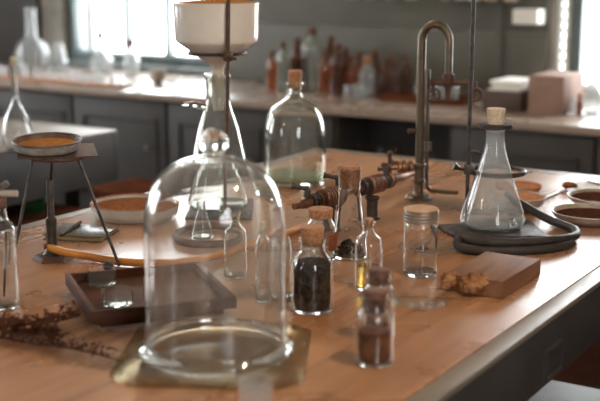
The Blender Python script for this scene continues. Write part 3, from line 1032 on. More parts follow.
# thin return pipe
b0 = Vector((.0215, .016, 0))
MB().tube(spline([b0 + Vector((0, 0, hz(70))), b0 + Vector((0, 0, hz(110))), b0 + Vector((0, 0, hz(150))), b0 + Vector((0.002, 0, .050)), b0 + Vector((.010, .002, .024)), b0 + Vector((.04, .006, .016)), b0 + Vector((.092, .012, .012))], 8), .0058, 12).build('return_pipe', M['verdigris'], fc)
MB().tube([b0 + Vector((.002, 0, hz(152))), b0 + Vector((.002, 0, hz(143)))], .012, 12).build('pipe_union', M['steel'], fc)
MB().tube([Vector((-.014, 0, hz(131))), Vector((-.034, -.004, hz(131)))], [.006, .007], 10).build('spigot', M['rust'], fc)

# ------------------------------------------------------------------ right stand with the conical flask
RP = at(466, 229)
rs = thing('retort_stand', 'dark retort stand with thin rod and iron ring around the big conical flask', 'stand', RP + Vector((0, 0, EPS)))
pc = [at(437, 229), at(459, 241), at(548, 241), at(530, 224.5)]
poly = [((q - RP).x, (q - RP).y) for q in pc]
MB().prism(poly, 0, .012).build('base_plate', M['iron'], rs, bevel=.003)
MB().tube([(0, 0, .0122), (.002, 0, .76)], .0052, 12).build('rod', M['iron'], rs)
rh = height(RP, 164)
FX = at(492, 226.5)
rc = Vector((at(496.5, 172).x, 0, 0))
hq = height(FX, 171.5)
rcx = (497 - 300) / F * depth(Vector((FX.x, FX.y, TT + hq)))
RRr = 27 * depth(Vector((FX.x, FX.y, TT + hq))) / F
rel = Vector((rcx - RP.x, FX.y - RP.y, hq))
mb = MB().torus(RRr, .0060, rel, 56, 12)
d = Vector((-rel.x, -rel.y, 0)).normalized()
e0 = rel + d * (RRr + .002)
mb.tube([e0, Vector((.012, .004, hq + .006)), Vector((.0, .0, hq + .010))], [.0048, .006, .007], 10)
mb.build('support_ring', M['iron'], rs)
hb_ = hq + .010
mb = MB().box(-.010, .013, -.009, .009, hb_ - .013, hb_ + .013)
bs = mb.build('boss', M['iron'], rs, bevel=.004)
MB().tube([Vector((-.009, -.002, hb_)), Vector((-.018, -.004, hb_ + .002)), Vector((-.024, -.006, hb_ + .004)), Vector((-.036, -.008, hb_ + .010))], [.005, .004, .006, .010], 8).build('thumb_screw', M['iron'], bs)
MB().tube(spline([Vector((.006, .004, hb_ + .008)), Vector((.004, .006, hb_ + .035)), Vector((.016, .006, hb_ + .044)), Vector((.03, .006, hb_ + .038))], 6), .0035, 8).build('hook', M['iron'], bs)

hpl = .0125
FX = at(492, 226.5, hpl)
fr = thing('conical_flask', 'large clear conical flask with pale cork standing on the iron stand plate', 'flask', FX + Vector((0, 0, EPS)))
cf = metric(FX, [(28, 230), (32.5, 222, 12), (16, 168, 14), (9.6, 146, 8), (9.2, 131), (10.4, 129)])
cf = [(.062, 0, .01), (.081, .010, .016), (.077, .034, .02)] + cf[2:]
MB().lathe(shell(cf, .0022, .006, .006), 56).build('glass_body', M['hazyglass'], fr)
cz = metric(FX, [(17, 128), (17, 124)])
MB().lathe(fil([(.007, cz[0][1]), (cz[0][0], cz[0][1]), (cz[0][0], cz[1][1]), (.007, cz[1][1]), (.007, cz[0][1])], .001), 40).build('collar', M['rubber'], fr)
cork(fr, FX, 9.4, 125, 108.5, 'corkpale', .84)
kk = F / depth(FX)
gn = Vector((14.5 / kk, -.0735, .024))
mb = MB().torus(.0085, .0048, gn, 24, 12, Matrix.Rotation(math.radians(75), 3, 'X'))
mb.tube([gn + Vector((0, -.003, 0)), gn + Vector((0, .008, 0))], .008, 12)
mb.build('glass_nozzle', M['solid'], fr)

# dark hose around the stand
pts = [at(489, 180, .085), at(507, 192, .06), at(523, 205, .04), at(548, 219, .02), at(566, 226, .018), at(575.5, 231, .018), at(574, 236.5, .020), at(556, 239.8, .024), at(524, 242, .026),
       at(492, 242.8, .026), at(470, 240.5, .026), at(462, 238.5, .026)]
hose = MB().tube(spline([pts[2] + Vector((-.03, .05, .02)), pts[2], pts[3], pts[4], pts[5], pts[6], pts[7], pts[8], pts[9], pts[10], pts[11], at(457.5, 241, .024), at(460, 247, .013), at(474, 250.5, .0105),
                         at(505, 251, .0105), at(540, 249.5, .0105), at(562, 246.5, .0105), at(572, 243, .0105)], 8), .0103, 12).build('rubber_hose', M['rubber'])
tag(hose, 'thick dark rubber hose coiled around the front of the right-hand iron stand', 'hose')

# ------------------------------------------------------------------ burner, tripod, hose on the left
BP = at(53, 259)
bn = thing('gas_burner', 'dark iron gas burner with star-shaped foot beneath the tripod', 'burner', BP + Vector((0, 0, EPS)))
poly, po2 = [], []
for i in range(12):
    a = 2 * math.pi * i / 12 + .2
    r = .048 if i % 2 == 0 else .041
    poly.append((r * math.cos(a), r * math.sin(a))); po2.append((.8 * r * math.cos(a), .8 * r * math.sin(a)))
MB().prism(poly, 0, .011, po2).build('foot', M['rust'], bn, bevel=.0015)
zt0, zt1, zt2 = height(BP, 243), height(BP, 219), height(BP, 180.5)
MB().lathe(fil([(0, .0112), (.022, .0112), (.012, .024), (.010, zt0 - .01), (.0125, zt0), (.0125, zt1), (.0100, zt1 + .003), (.0078, zt1 + .006), (.0074, zt2), (.0062, zt2), (.0062, zt2 - .01), (0, zt2 - .01)], .001), 24).build('burner_tube', M['iron'], bn)
inlet = at(47, 245, .03) - BP
MB().tube([Vector((0, 0, .032)), Vector((-.010, -.006, .032)), Vector((-.018, -.012, .032))], [.006, .006, .0075], 10).build('gas_inlet', M['brass'], bn)
hp = [at(46.5, 244.5, .030), at(53, 248.5, .028), at(66, 252.5, .02), at(90, 256.5, .0110), at(120, 261.5, .0100), at(160, 263, .0100), at(200, 259, .0100), at(238, 250, .0100), at(272, 239, .0100), at(296, 229.5, .0100), at(312, 222, .0100)]
hs = MB().tube(spline(hp, 8), .0088, 12).build('gas_hose', M['orangehose'])
tag(hs, 'orange rubber gas hose running from the burner across behind the tray', 'hose')

TC = Vector((-.535, 2.50, TT))
tr = thing('tripod', 'thin-legged iron tripod holding a flat dish of ochre powder', 'tripod', TC + Vector((0, 0, EPS)))
hr = height(TC, 154)
feet = [at(119.5, 268), at(12, 266), at(47.5, 240)]
tops = [(80, 157), (28.5, 158), (46.5, 160)]
RT = .066
m_ = MB().torus(RT, .0042, (0, 0, hr - .0045), 40, 8)
m_.build('top_ring', M['rust'], tr)
for ft, (tx, ty) in zip(feet, tops):
    dd = (ft - TC); dd.z = 0; dn = dd.normalized()
    MB().tube([Vector((dn.x * RT, dn.y * RT, hr - .009)), Vector((dd.x, dd.y, .0035))], .0036, 10).build('leg', M['iron'], tr)
gz = MB()
n = 9
s_ = .074
gz.box(-.086, .086, -.066, .066, 0, .0022)
g = gz.build('wire_gauze', M['rust'], loc=TC + Vector((-.004, 0, hr + EPS + .0045)), rz=math.radians(14))
g.rotation_euler = (math.radians(3.5), 0, math.radians(14))
tag(g, 'square rusty plate lying on the tripod under the ochre dish', 'gauze plate')
DC = Vector((TC.x, TC.y, TT + hr + .0080))
DC.x = (47.5 - 300) / F * depth(DC)
ds = thing('powder_dish', 'shallow dark-rimmed enamel dish of ochre powder on top of the tripod', 'dish', DC)
kd = depth(DC) / F
rd = 34 * kd
ds.rotation_euler = (math.radians(3.5), 0, 0)
pf = [(0, 0), (rd * .84, 0), (rd * .94, .006), (rd, .0215), (rd * .985, .0235), (rd * .965, .0215), (rd * .9, .008), (0, .004)]
MB().lathe(fil(pf, .004), 56).build('dish_body', M['greyenamel'], ds)
MB().lathe([(0, .0046), (rd * .895, .0086), (rd * .955, .0212), (rd * .965, .0218), (rd * .90, .0078), (0, .0042)], 48).build('inside_shade', M['rim_and_shade'], ds)  # dark colour stands in for the shadow inside the dish
MB().torus(rd * .985, .003, (0, 0, .0232), 56, 8).build('rim', M['rim_and_shade'], ds)
MB().lathe([(0, .0165), (rd * .60, .0170), (rd * .90, .0140), (rd * .895, .0095), (0, .006)], 40).build('ochre_powder', M['ochre'], ds)

# notebook and pencil
nb = at(82, 235.5)
nbk = thing('notebook', 'small marbled grey notebook under the pencil, behind the burner', 'notebook', nb + Vector((0, 0, EPS)), math.radians(-11))
MB().box(-.07, .07, -.058, .058, .002, .011).build('pages', M['bookpage'], nbk, bevel=.0008)
MB().box(-.074, .074, -.062, .062, .0112, .0135).build('front_cover', M['bookcover'], nbk, bevel=.0006)
MB().box(-.074, .074, -.062, .062, 0, .0019).build('back_cover', M['bookcover'], nbk, bevel=.0006)
a, b = at(59, 237, .02), at(80, 221.5, .02)
a, b = at(58.5, 236.5, .0185), at(80.5, 222, .0185)
pd = (b - a).normalized()
pn = thing('pencil', 'dark pencil lying across the marbled notebook', 'pencil', a)
b = b - a
MB().tube([b * .12, b * .5, b * 1.0], .0042, 6).build('shaft', M['iron'], pn)
MB().tube([b * .115, b * .06, b * 0.0], [.0042, .0026, .0004], 6).build('tip', M['traywood'], pn)

# big white bowl
def bowl(name, label, px, yr, hw, yf, fill, mat='stoneware', cat='bowl', foot=.62, fillfrac=.68, wall=.004, hump=.004, bowed=.9, rimmat=None):
    """round bowl: rim centre row yr, half width hw, foot's front row yf"""
    P = at(px, yf - hw * foot * (yf + 39) / F)
    hr = height(P, yr)
    r = hw * depth(Vector((P.x, P.y, TT + hr))) / F
    root = thing(name, label, cat, P + Vector((0, 0, EPS)))
    o = fil([(0, 0), (r * foot, 0), (r * bowed, hr * .42), (r, hr * .94), (r, hr), (r - wall, hr), (r * bowed - wall * 1.1, hr * .44), (r * foot - wall, wall * 1.3), (0, wall * 1.3)], .005)
    MB().lathe(o, 56).build('bowl_body', M[mat], root)
    zf = hr * fillfrac
    ri = (r * bowed - wall * 1.1 + (r - wall - r * bowed + wall * 1.1) * max(0, (zf - hr * .44) / (hr * .56))) - .0012
    o = [(0, zf + hump), (ri * .5, zf + hump * .8), (ri, zf), (ri * .93, zf - hr * .12), (0, zf - hr * .12)]
    t = MB().lathe(o, 48)
    vs = []
    for p in t.v:
        n = mnoise.noise(Vector(p) * 40 + Vector((px, 0, 0)))
        q = (p[0] ** 2 + p[1] ** 2) ** .5
        vs.append((p[0], p[1], p[2] + (n * hump * .7 if q < ri * .95 else 0)))
    t.v = vs
    t.build('powder', M[fill], root)
    if rimmat:
        MB().torus(r - wall * .5, wall * .62, (0, 0, hr), 56, 8).build('rim', M[rimmat], root)
    return root


bowl('enamel_bowl', 'wide white enamel bowl of red-brown powder behind the bell jar', 132, 202.5, 41, 225, 'redpowder', 'enamel', foot=.86, bowed=.96, fillfrac=.8, rimmat='cork')
bowl('clay_bowl', 'grey clay bowl of dark brown powder, nearest bowl at the right edge', 589, 211, 38, 227.5, 'darkpowder', foot=.66, fillfrac=.62, hump=.003)
bowl('clay_bowl', 'grey clay bowl of dark powder behind the nearest bowl at the right edge', 605, 195.5, 38, 211, 'darkpowder', foot=.66, fillfrac=.7, hump=.006)
bowl('clay_bowl', 'clay bowl full of orange powder just right of the conical flask', 517, 195.5, 28.5, 213, 'orangepowder', foot=.5, fillfrac=.9, hump=.003)
bowl('clay_dish', 'flat orange-rimmed dish behind the bowl of orange powder', 519, 185, 22.5, 193, 'stoneware', 'orangepowder', cat='dish', foot=.9, fillfrac=.35, hump=.0005, bowed=.97)

# spoon, paper, bits
a, b = at(541, 193.5, .02), at(561, 184.5, .02)
a.z = b.z = TT + .0045
spn = thing('spatula', 'white spatula lying beside the bowl of orange powder', 'spatula', a)
b = b - a
sd = Vector((-b.y, b.x, 0)).normalized() * .006
v = [Vector((0, 0, 0)) - sd * .8, b - sd * 1.2, b + sd * 1.2, sd * .8]
MB().prism([(q.x, q.y) for q in v], -.0038, .001).build('blade', M['porcelain'], spn, bevel=.0008)
MB().tube([b * -.5, b * -.02], .0034, 8).build('handle', M['traywood'], spn)
pp = at(592, 186)
ob = MB().box(-.05, .05, -.055, .055, 0, .0012).build('paper_sheet', M['paper'], loc=pp + Vector((0, 0, EPS)), rz=-.3)
tag(ob, 'white paper sheet at the far right behind the clay bowls', 'paper')
a, b = at(588, 181.5, .006), at(604, 185.5, .006)
b = b - a
pn = thing('dip_pen', 'dark pen lying on the white paper at the right edge', 'pen', a)
MB().tube([b * 0, b], .0032, 8).build('shaft', M['iron'], pn)
MB().tube([b * -.005, b * -.18], [.003, .0006], 8).build('nib', M['steel'], pn)
q = at(569, 189)
ob = MB().blob((0, 0, .0115), (.022, .014, .011), .35, 2.5, 4).build('bark_piece', M['redpowder'], loc=q)
tag(ob, 'small rough piece of brown bark in front of the white paper', 'bark')

# ------------------------------------------------------------------ tray with dishes
tc = (at(65.5, 276, .035) + at(97.5, 310, .035) + at(237, 298, .035) + at(192, 264, .035)) / 4
TRP = Vector((tc.x, tc.y, TT))
ty = thing('wooden_tray', 'square dark wooden tray with sloping sides holding two small glass dishes', 'tray', TRP + Vector((0, 0, EPS)), math.radians(21))
ht, hbm = .137, .117
hz_ = .036
hz_, zl = .0375, .0145
MB().box(-hbm, hbm, -hbm, hbm, 0, zl - .0002).build('plinth', M['traywood'], ty, bevel=.001)
MB().box(-ht + .0102, ht - .0102, -ht + .0102, ht - .0102, zl, zl + .006).build('tray_bottom', M['traywood'], ty)
for k in range(4):
    m = Matrix.Rotation(k * math.pi / 2, 3, 'Z')
    e = .0002
    t = MB()
    q = [(-ht + e, -ht), (ht - e, -ht), (ht - .010 - e, -ht + .010), (-ht + .010 + e, -ht + .010)]
    t.prism(q, zl, hz_)
    t.v = [tuple(m @ Vector(p)) for p in t.v]
    t.build('tray_side', M['traywood'], ty, bevel=.0012)


def dish_in_tray(label, px, yt, hw, yf):
    P = base_h(px, yf, hw, .0212)
    h1 = height(P, yt) - .0212
    r = hw * depth(P) / F
    root = thing('crystallizing_dish', label, 'dish', P + Vector((0, 0, EPS)), 0, None)
    MB().lathe(shell([(r * .96, 0), (r, .004), (r, h1 * .9), (r * 1.03, h1)], .0018, .004, .003), 48).build('glass_body', M['greyglass'], root)
    return root, P, r


dish_in_tray('small round glass dish further back in the wooden tray', 102.5, 270, 14.3, 289)
dish_in_tray('small round glass dish nearest in the wooden tray, by its front corner', 118, 290, 15.6, 308.5)
q = at(107, 276, .0212)
ob = MB().lathe(fil([(0, 0), (.009, 0), (.0115, .014), (.0105, .020), (.006, .025), (0, .026)], .004), 24).build('rubber_stopper', M['rubber'], loc=q + Vector((0, .02, EPS)))
tag(ob, 'dark rubber stopper in the tray behind the further glass dish', 'stopper')

# ------------------------------------------------------------------ wooden block, galls, watch glasses
bc = (at(487, 252, .037) + at(539, 259, .037) + at(501, 282, .037) + at(437, 271, .037)) / 4
e1 = at(539, 259, .037) - at(501, 282, .037)
ang = math.atan2(-e1.x, e1.y)
bk = MB().box(-.062, .062, -.104, .104, 0, .036).build('wooden_block', M['block'], loc=Vector((bc.x + .006, bc.y, TT + EPS)), rz=ang, bevel=.0015)
tag(bk, 'thick flat block of worn brown wood lying before the coiled dark hose', 'wood block')
for (px, yf, hw, hh, sd, lab) in ((449.5, 294, 9.8, 18, 3, 'rounder brown dried gall beside the lidded jar, left of its neighbour'),
                                  (474.5, 300, 13.5, 20, 9, 'larger lumpy brown dried gall touching the front of the wooden block')):
    P = base(px, yf, hw)
    k = depth(P) / F
    rz2 = hh * k / 2
    ob = MB().blob((0, 0, rz2 * .98), (hw * k, hw * k * .62, rz2), .42, 2.4, sd, 30, 20).build('dried_gall', M['nut'], loc=P + Vector((0, 0, .001)))
    zmin = min(v.co.z for v in ob.data.vertices)
    ob.location.z -= zmin - EPS
    tag(ob, lab, 'gall')


def watch_glass(label, px, py, hw, dark=False, rise=.010):
    P = at(px, py)
    r = hw * depth(P) / F
    root = thing('watch_glass', label, 'watch glass', P + Vector((0, 0, EPS)))
    n = 9
    up = [(r * i / n, rise * (i / n) ** 2) for i in range(n + 1)]
    lo = [(a, z + .0011) for a, z in up]
    MB().lathe(up + list(reversed(lo)), 56).build('glass_body', M['thin'], root)
    if dark:
        mb = MB()
        for i in range(26):
            a, q = random.uniform(0, 6.28), random.random() ** .7
            mb.blob((-.018 + q * .018 * math.cos(a), -.006 + q * .014 * math.sin(a), .0065 + .004 * (1 - q)), (.005, .0045, .003), .4, 2, i, 7, 5)
        o = mb.build('dark_crumbs', M['tea'], root); o['kind'] = 'stuff'
    return root


watch_glass('empty shallow watch glass lying in front of the lidded jar', 421, 303.5, 34)
watch_glass('watch glass with dark crumbs lying behind the lidded jar', 430, 251, 33, True)
watch_glass('clear flat glass dish between the swan-neck tap and the iron stand plate', 440, 208.5, 33, rise=.014)

# ------------------------------------------------------------------ dried sprigs lower left
def sprig(label, pts, n, seed, lr=(.006, .014), dens=1.0):
    rnd = random.Random(seed)
    P0 = at(*pts[0])
    path = spline([at(x, y) - P0 + Vector((0, 0, .006 + .006 * rnd.random())) for x, y in pts], 8)
    root = thing('dried_sprig', label, 'dried plant', P0 + Vector((0, 0, EPS)))
    MB().tube(path, [.0022 * (1 - .6 * i / len(path)) + .0006 for i in range(len(path))], 6).build('stem', M['leaf'], root)
    mb = MB()
    for i in range(n):
        t = .04 + .92 * (i / n) ** dens
        k = min(int(t * (len(path) - 1)), len(path) - 2)
        p = path[k] + Vector((rnd.gauss(0, .006), rnd.gauss(0, .005), abs(rnd.gauss(0, .007))))
        d = (path[k + 1] - path[k]).normalized()
        a = rnd.uniform(0, 6.28)
        s = Vector((-d.y, d.x, 0))
        dirn = (d * rnd.uniform(-.2, .8) + s * rnd.choice((-1, 1)) * rnd.uniform(.4, 1) + Vector((0, 0, rnd.uniform(-.1, .55)))).normalized()
        L = rnd.uniform(*lr)
        w = dirn.cross(Vector((0, 0, 1)))
        w = (w.normalized() if w.length > .01 else Vector((1, 0, 0))) * L * .36
        nn = w.cross(dirn).normalized() * .0012
        tip = p + dirn * L
        mdl = p + dirn * L * .5 + nn * 2
        q = [p, mdl + w, tip, mdl - w, mdl + nn, mdl - nn]
        for z in q:
            z.z = max(z.z, .0004)
        mb.add(q, [(0, 1, 4), (1, 2, 4), (2, 3, 4), (3, 0, 4), (1, 0, 5), (2, 1, 5), (3, 2, 5), (0, 3, 5)])
    o = mb.build('leaves', M['leaf'], root); o['kind'] = 'stuff'
    return root


sprig('long dried brown sprig whose bare stem ends by the glass plate', [(-30, 338), (0, 343), (30, 348), (60, 352), (90, 358), (124, 366)], 260, 3, dens=1.9)
sprig('dried brown sprig lying along the upper side of the bundle at lower left', [(-30, 326), (-4, 329), (22, 331), (46, 329), (66, 325), (80, 322)], 300, 5)
sprig('short leafy dried brown sprig in the middle of the bundle at lower left', [(-30, 333), (0, 336), (24, 338), (44, 340), (60, 344)], 320, 8, (.008, .02))
# ------------------------------------------------------------------ things on the side table and in the aisle
SU = at(18, 150)
vf = thing('volumetric_flask', 'pear-shaped long-necked flask standing on the pale side table at the left edge', 'flask', SU + Vector((0, 0, EPS)))
q = metric(SU, [(10, 150), (15, 143, 8), (16, 134, 8), (11.5, 117, 8), (4.2, 104, 6), (3, 96), (2.8, 64), (3.6, 62)])
q[0] = (q[0][0], 0)
MB().lathe(shell(q, .0024, .005, .006), 40).build('glass_body', M['glass'], vf)
cork(vf, SU, 3.2, 66, 57, 'corkpale', .9)


def stool(label, P, rz, h=.6, mat='stoolwood', w=.17, name='wooden_stool'):
    root = thing(name, label, 'stool', Vector((P.x, P.y, 0)), rz)
    MB().box(-w, w, -w, w, h - .035, h).build('seat', M[mat], root, bevel=.01)
    for sx in (-1, 1):
        for sy in (-1, 1):
            MB().tube([(sx * w * .78, sy * w * .78, h - .036), (sx * w * .98, sy * w * .98, 0)], .018, 8).build('leg', M[mat], root)
    for sy in (-1, 1):
        MB().tube([(-w * .9, sy * w * .9, h * .4), (w * .9, sy * w * .9, h * .4)], .010, 8).build('rung', M[mat], root)
    return root


stool('dark red-brown wooden stool in the aisle seen left of the filtering flask', UV(3.95, -2.75), ROT + .1, .58)
stool('dark red-brown wooden stool in the aisle behind the pale table corner', UV(3.9, -3.35), ROT - .15, .55)
lp = at(578, 384, -.45) - UV(.2, .03)
stool('light grey painted stool pushed under the right side of the big table', Vector((lp.x, lp.y, 0)), ROT, .45, 'paintgrey', .2, 'painted_stool')

gb = at(25, 216, -.25)
gbx = thing('green_bottle', 'green glass bottle standing low beside the left edge of the big table', 'bottle', Vector((gb.x - .02, gb.y + .2, .62 + EPS)))
stool('low dark stool carrying the green bottle beside the big table', Vector((gb.x - .02, gb.y + .2, 0)), ROT, .62)
MB().lathe(shell([(.045, 0), (.047, .01), (.046, .13, .03), (.016, .18, .02), (.015, .21), (.018, .212)], .003, .006), 32).build('glass_body', M['greenglass'], gbx)

# ------------------------------------------------------------------ things on the back counter
def cvessel(name, label, cat, px, yf, prof, mat='glass', stop=None, group=None, seg=32):
    hw = prof[0][0]
    P = base(px, yf, hw)
    r = metric(P, [(e[0], e[1] if i else 200) + tuple(e[2:]) for i, e in enumerate(prof)])
    r[0] = (prof[0][0] * depth(P) / F, 0.0)
    root = thing(name, label, cat, P + Vector((0, 0, EPS)), 0, group)
    MB().lathe(shell([tuple(q) for q in r], .002, .005, .006), seg).build('glass_body', M[mat], root)
    if stop:
        cork(root, P, stop[0], stop[1], stop[2], stop[3], .9)
    return root


cvessel('round_flask', 'large round-bottomed flask with tall neck on the counter before the left window', 'flask', 33, 72,
        [(8, 0), (14, 68, 6), (18.5, 55, 10), (14, 42, 8), (5.2, 37, 4), (5, 24), (5, 10), (6.4, 8)], 'hazyglass')
cvessel('conical_flask', 'conical flask on the counter just right of the large round flask', 'flask', 59, 71,
        [(10, 0), (10, 66, 3), (4.6, 46, 4), (4.4, 43)], 'hazyglass')
cvessel('round_flask', 'round flask with black stopper before the middle pane of the left window', 'flask', 102, 73,
        [(7, 0), (12, 68, 6), (12.5, 60, 8), (4, 50, 5), (3.2, 46), (3.2, 37)], 'hazyglass', (3.6, 39, 31, 'rubber'))
cvessel('round_flask', 'smaller amber-tinged flask with dark stopper on the counter before the left window', 'flask', 132, 75,
        [(5, 0), (9, 68, 5), (8.6, 60, 6), (4, 52, 4), (3.2, 48), (3.2, 45)], 'hazyglass', (3.6, 47, 39, 'corkdark'))
bowl('small_bowl', 'small pale bowl on the counter left of the porcelain funnel', 158, 70.5, 8.5, 84, 'redpowder', 'stoneware', foot=.55, fillfrac=.75)

# row of little vials in a low rack
rk = thing('vial_rack', 'long low wooden rack of small glass vials on the back counter', 'rack', UV(4.56, vcol(60, 4.56), TT + EPS), ROT)
v0_, v1_ = vcol(-40, 4.56), vcol(122, 4.56)
c0 = vcol(60, 4.56)
MB().box(v0_ - c0, v1_ - c0, -.055, .055, 0, .016).build('rack_board', M['cork'], rk, bevel=.003)
mb = MB()
proto = None
n = 30
for i in range(n):
    v = v0_ + (v1_ - v0_) * (i + .5) / n
    for row in (0,):
        L = UV(4.56 + random.uniform(-.03, .03), v, TT + EPS + .0166)
        if proto is None:
            proto = thing('glass_vial', 'small clear vial standing in the row on the low counter rack', 'vial', L, 0, 'vials in the counter rack')
            MB().lathe(shell([(.011, 0), (.0115, .004), (.0115, .042, .004), (.007, .048), (.007, .054), (.0085, .056)], .0012, .003, .002), 20).build('glass_body', M['backlitglass'], proto)
            ch = proto.children[0]
        else:
            r2 = proto.copy(); COL.objects.link(r2); r2.location = L
            s = random.uniform(.85, 1.15)
            r2.scale = (1, 1, s)
            c2 = ch.copy(); COL.objects.link(c2); c2.parent = r2

# bottles along the panelled wall
spec = [(272, 5, 52, 92, 'amber', 'small amber bottle right beside the porcelain funnel'),
        (283, 6, 44, 90, 'greyglass', 'pale grey bottle behind the carboy cork'),
        (297, 7, 40, 88, 'amberdark', 'brown bottle behind the cork of the big carboy'),
        (312, 10, 30, 91, 'greyglass', 'tallest broad grey bottle in the row by the panelled wall'),
        (324, 6, 52, 93, 'amber', 'small amber bottle right of the tallest grey bottle'),
        (337, 8, 46, 95, 'amberdark', 'dark brown bottle in the middle of the wall row'),
        (351, 6.5, 58, 95, 'amber', 'orange-amber bottle right of the dark brown bottle'),
        (367, 8.5, 58, 97, 'hazyglass', 'clear dusty bottle with round cork in the wall row'),
        (381, 5, 66, 97, 'amberdark', 'short brown bottle beside the clear dusty bottle'),
        (393, 6.5, 58, 97, 'amberdark', 'squat dark bottle just left of the swan-neck tap column'),
        (405, 6, 56, 95, 'amberdark', 'dark round bottle directly behind the swan-neck tap column'),
        (303.5, 4.2, 44, 86, 'amberdark', 'brown bottle in the back row left of the tallest grey bottle'),
        (330, 7, 38, 89, 'amberdark', 'tall brown bottle in the back row right of the tallest grey bottle'),
        (345, 7, 50, 90, 'amberdark', 'brown bottle in the back row behind the dark brown middle bottle'),
        (359, 6, 54, 91, 'amber', 'amber bottle in the back row just left of the clear dusty bottle'),
        (375, 6.5, 52, 92, 'amberdark', 'brown bottle in the back row right of the clear dusty bottle'),
        (387, 6, 60, 93, 'amber', 'amber bottle in the back row left of the squat dark bottle')]
for px, hw, yt, yf, mt, lab in spec:
    cvessel('reagent_bottle', lab, 'bottle', px, yf, [(hw, 0), (hw, yf - 14), (hw * .98, yt + 14, 3), (hw * .45, yt + 8, 2), (hw * .42, yt + 5), (hw * .55, yt + 4)], mt,
            (hw * .5, yt + 6, yt - 2, 'corkdark' if mt != 'hazyglass' else 'cork'), 'bottles along the panelled wall')
spec = [(347, 3.4, 84, 99, 'small clear pot standing before the orange-amber bottle'), (355, 3.6, 83, 99, 'small white-glinting pot before the dusty bottle, left one'),
        (362, 3.6, 83, 99.5, 'small white-glinting pot before the dusty bottle, right one'),
        (431, 5, 82, 102, 'clear pot in the shallow tray right of the tap column'), (442, 5, 80, 103, 'clear pot under the spout of the swan-neck tap'), (453, 5, 82, 103.5, 'clear pot left of the thin retort rod in the shallow tray'),
        (420, 5, 82, 101, 'clear pot hidden behind the swan-neck column in the shallow tray')]
ty2 = at(431, 101)
trp = thing('shallow_tray', 'shallow reddish wooden tray on the counter behind the swan-neck tap', 'tray', Vector((ty2.x, ty2.y - .05, TT + EPS)), ROT)
MB().box(-.24, .18, -.07, .07, 0, .006).build('tray_bottom', M['stoolwood'], trp)
for (x0, x1, y0, y1) in ((-.24, .18, -.078, -.0702), (-.24, .18, .0702, .078), (-.248, -.2402, -.078, .078), (.1802, .188, -.078, .078)):
    MB().box(x0, x1, y0, y1, 0, .028).build('tray_side', M['stoolwood'], trp)
for px, hw, yt, yf, lab in spec:
    P = base(px, yf, hw)
    hh = .0072 if px > 400 else 0
    k = depth(P) / F
    root = thing('glass_pot', lab, 'pot', P + Vector((0, 0, hh + EPS)), 0, 'small pots on the back counter')
    H2 = (yf - yt) * k * .9
    MB().lathe(shell([(hw * k, 0), (hw * k, H2 * .7), (hw * k * .85, H2 * .85), (hw * k * .9, H2)], .0016, .004, .003), 24).build('glass_body', M['hazyglass'], root)

# crate of papers
cu = 4.72
v0_, v1_ = vcol(487, cu), vcol(526, cu)
cr = thing('paper_crate', 'dark wooden crate of white papers on the right part of the counter', 'crate', UV(cu, v0_, TT + EPS), ROT)
Wc = v1_ - v0_
Hc = height(UV(cu, v0_), 90)
for (x0, x1, y0, y1, z0, z1) in ((0, Wc, 0, .012, 0, Hc), (0, Wc, .288, .30, 0, Hc), (0, .012, .0122, .2878, 0, Hc), (Wc - .012, Wc, .0122, .2878, 0, Hc)):
    MB().box(x0, x1, y0, y1, z0, z1).build('crate_side', M['cratebrown'], cr, bevel=.002)
MB().box(.0122, Wc - .0122, .0122, .2878, 0, .01).build('crate_bottom', M['cratebrown'], cr)
rnd = random.Random(4)
pg = [UV(cu, v0_)]
for i in range(7):
    L = UV(cu + .15 + rnd.uniform(-.02, .02), v0_ + Wc / 2 + rnd.uniform(-.004, .004), TT + EPS + .0105 + (Hc + .028) * i / 7)
    ob = MB().box(-Wc * .42, Wc * .42, -.11, .11, 0, (Hc + .028) / 7 - .001).build('paper_bundle', M['paper'], loc=L, rz=ROT + rnd.uniform(-.06, .06))
    tag(ob, 'flat bundle of white papers stacked in the counter crate, %s' % ('topmost of the stack' if i == 6 else 'under the topmost bundle'), 'papers', 'paper bundles in the crate')
v2_ = vcol(530, 4.70)
ob = MB().box(0, .16, 0, .26, 0, height(UV(4.70, v2_), 76)).build('card_box', M['cardpink'], loc=UV(4.74, v2_, TT + EPS), rz=ROT, bevel=.004)
tag(ob, 'pinkish old card box standing right of the paper crate', 'box')

# white box by the shelf, pots on the shelf
wv = vcol(516, U1 - .12)
ob = MB().box(0, .125, -.05, .05, 0, .07).build('white_box', M['paper'], loc=UV(U1 - .09, wv, SHZ - .074), rz=ROT, bevel=.004)
tag(ob, 'small white box fixed to the panelling right under the wall shelf', 'box')
for i, px in enumerate((352, 372, 392, 412, 448, 462, 476, 492, 512)):
    P = UV(U1 - .14, vcol(px, U1 - .14), SHZ + .0306)
    root = thing('shelf_jar', 'pale jar on the wall shelf, only its foot showing at the top of the picture', 'jar', P, 0, 'jars on the wall shelf')
    MB().lathe(fil([(0, 0), (.03, 0), (.032, .01), (.032, .11), (.02, .125), (.02, .14), (.0, .14)], .006), 24).build('jar_body', M['stoneware' if i % 3 else 'enamel'], root)
    MB().lathe([(0, .1405), (.022, .1405), (.022, .155), (0, .155)], 20).build('jar_lid', M['lidgrey'], root)

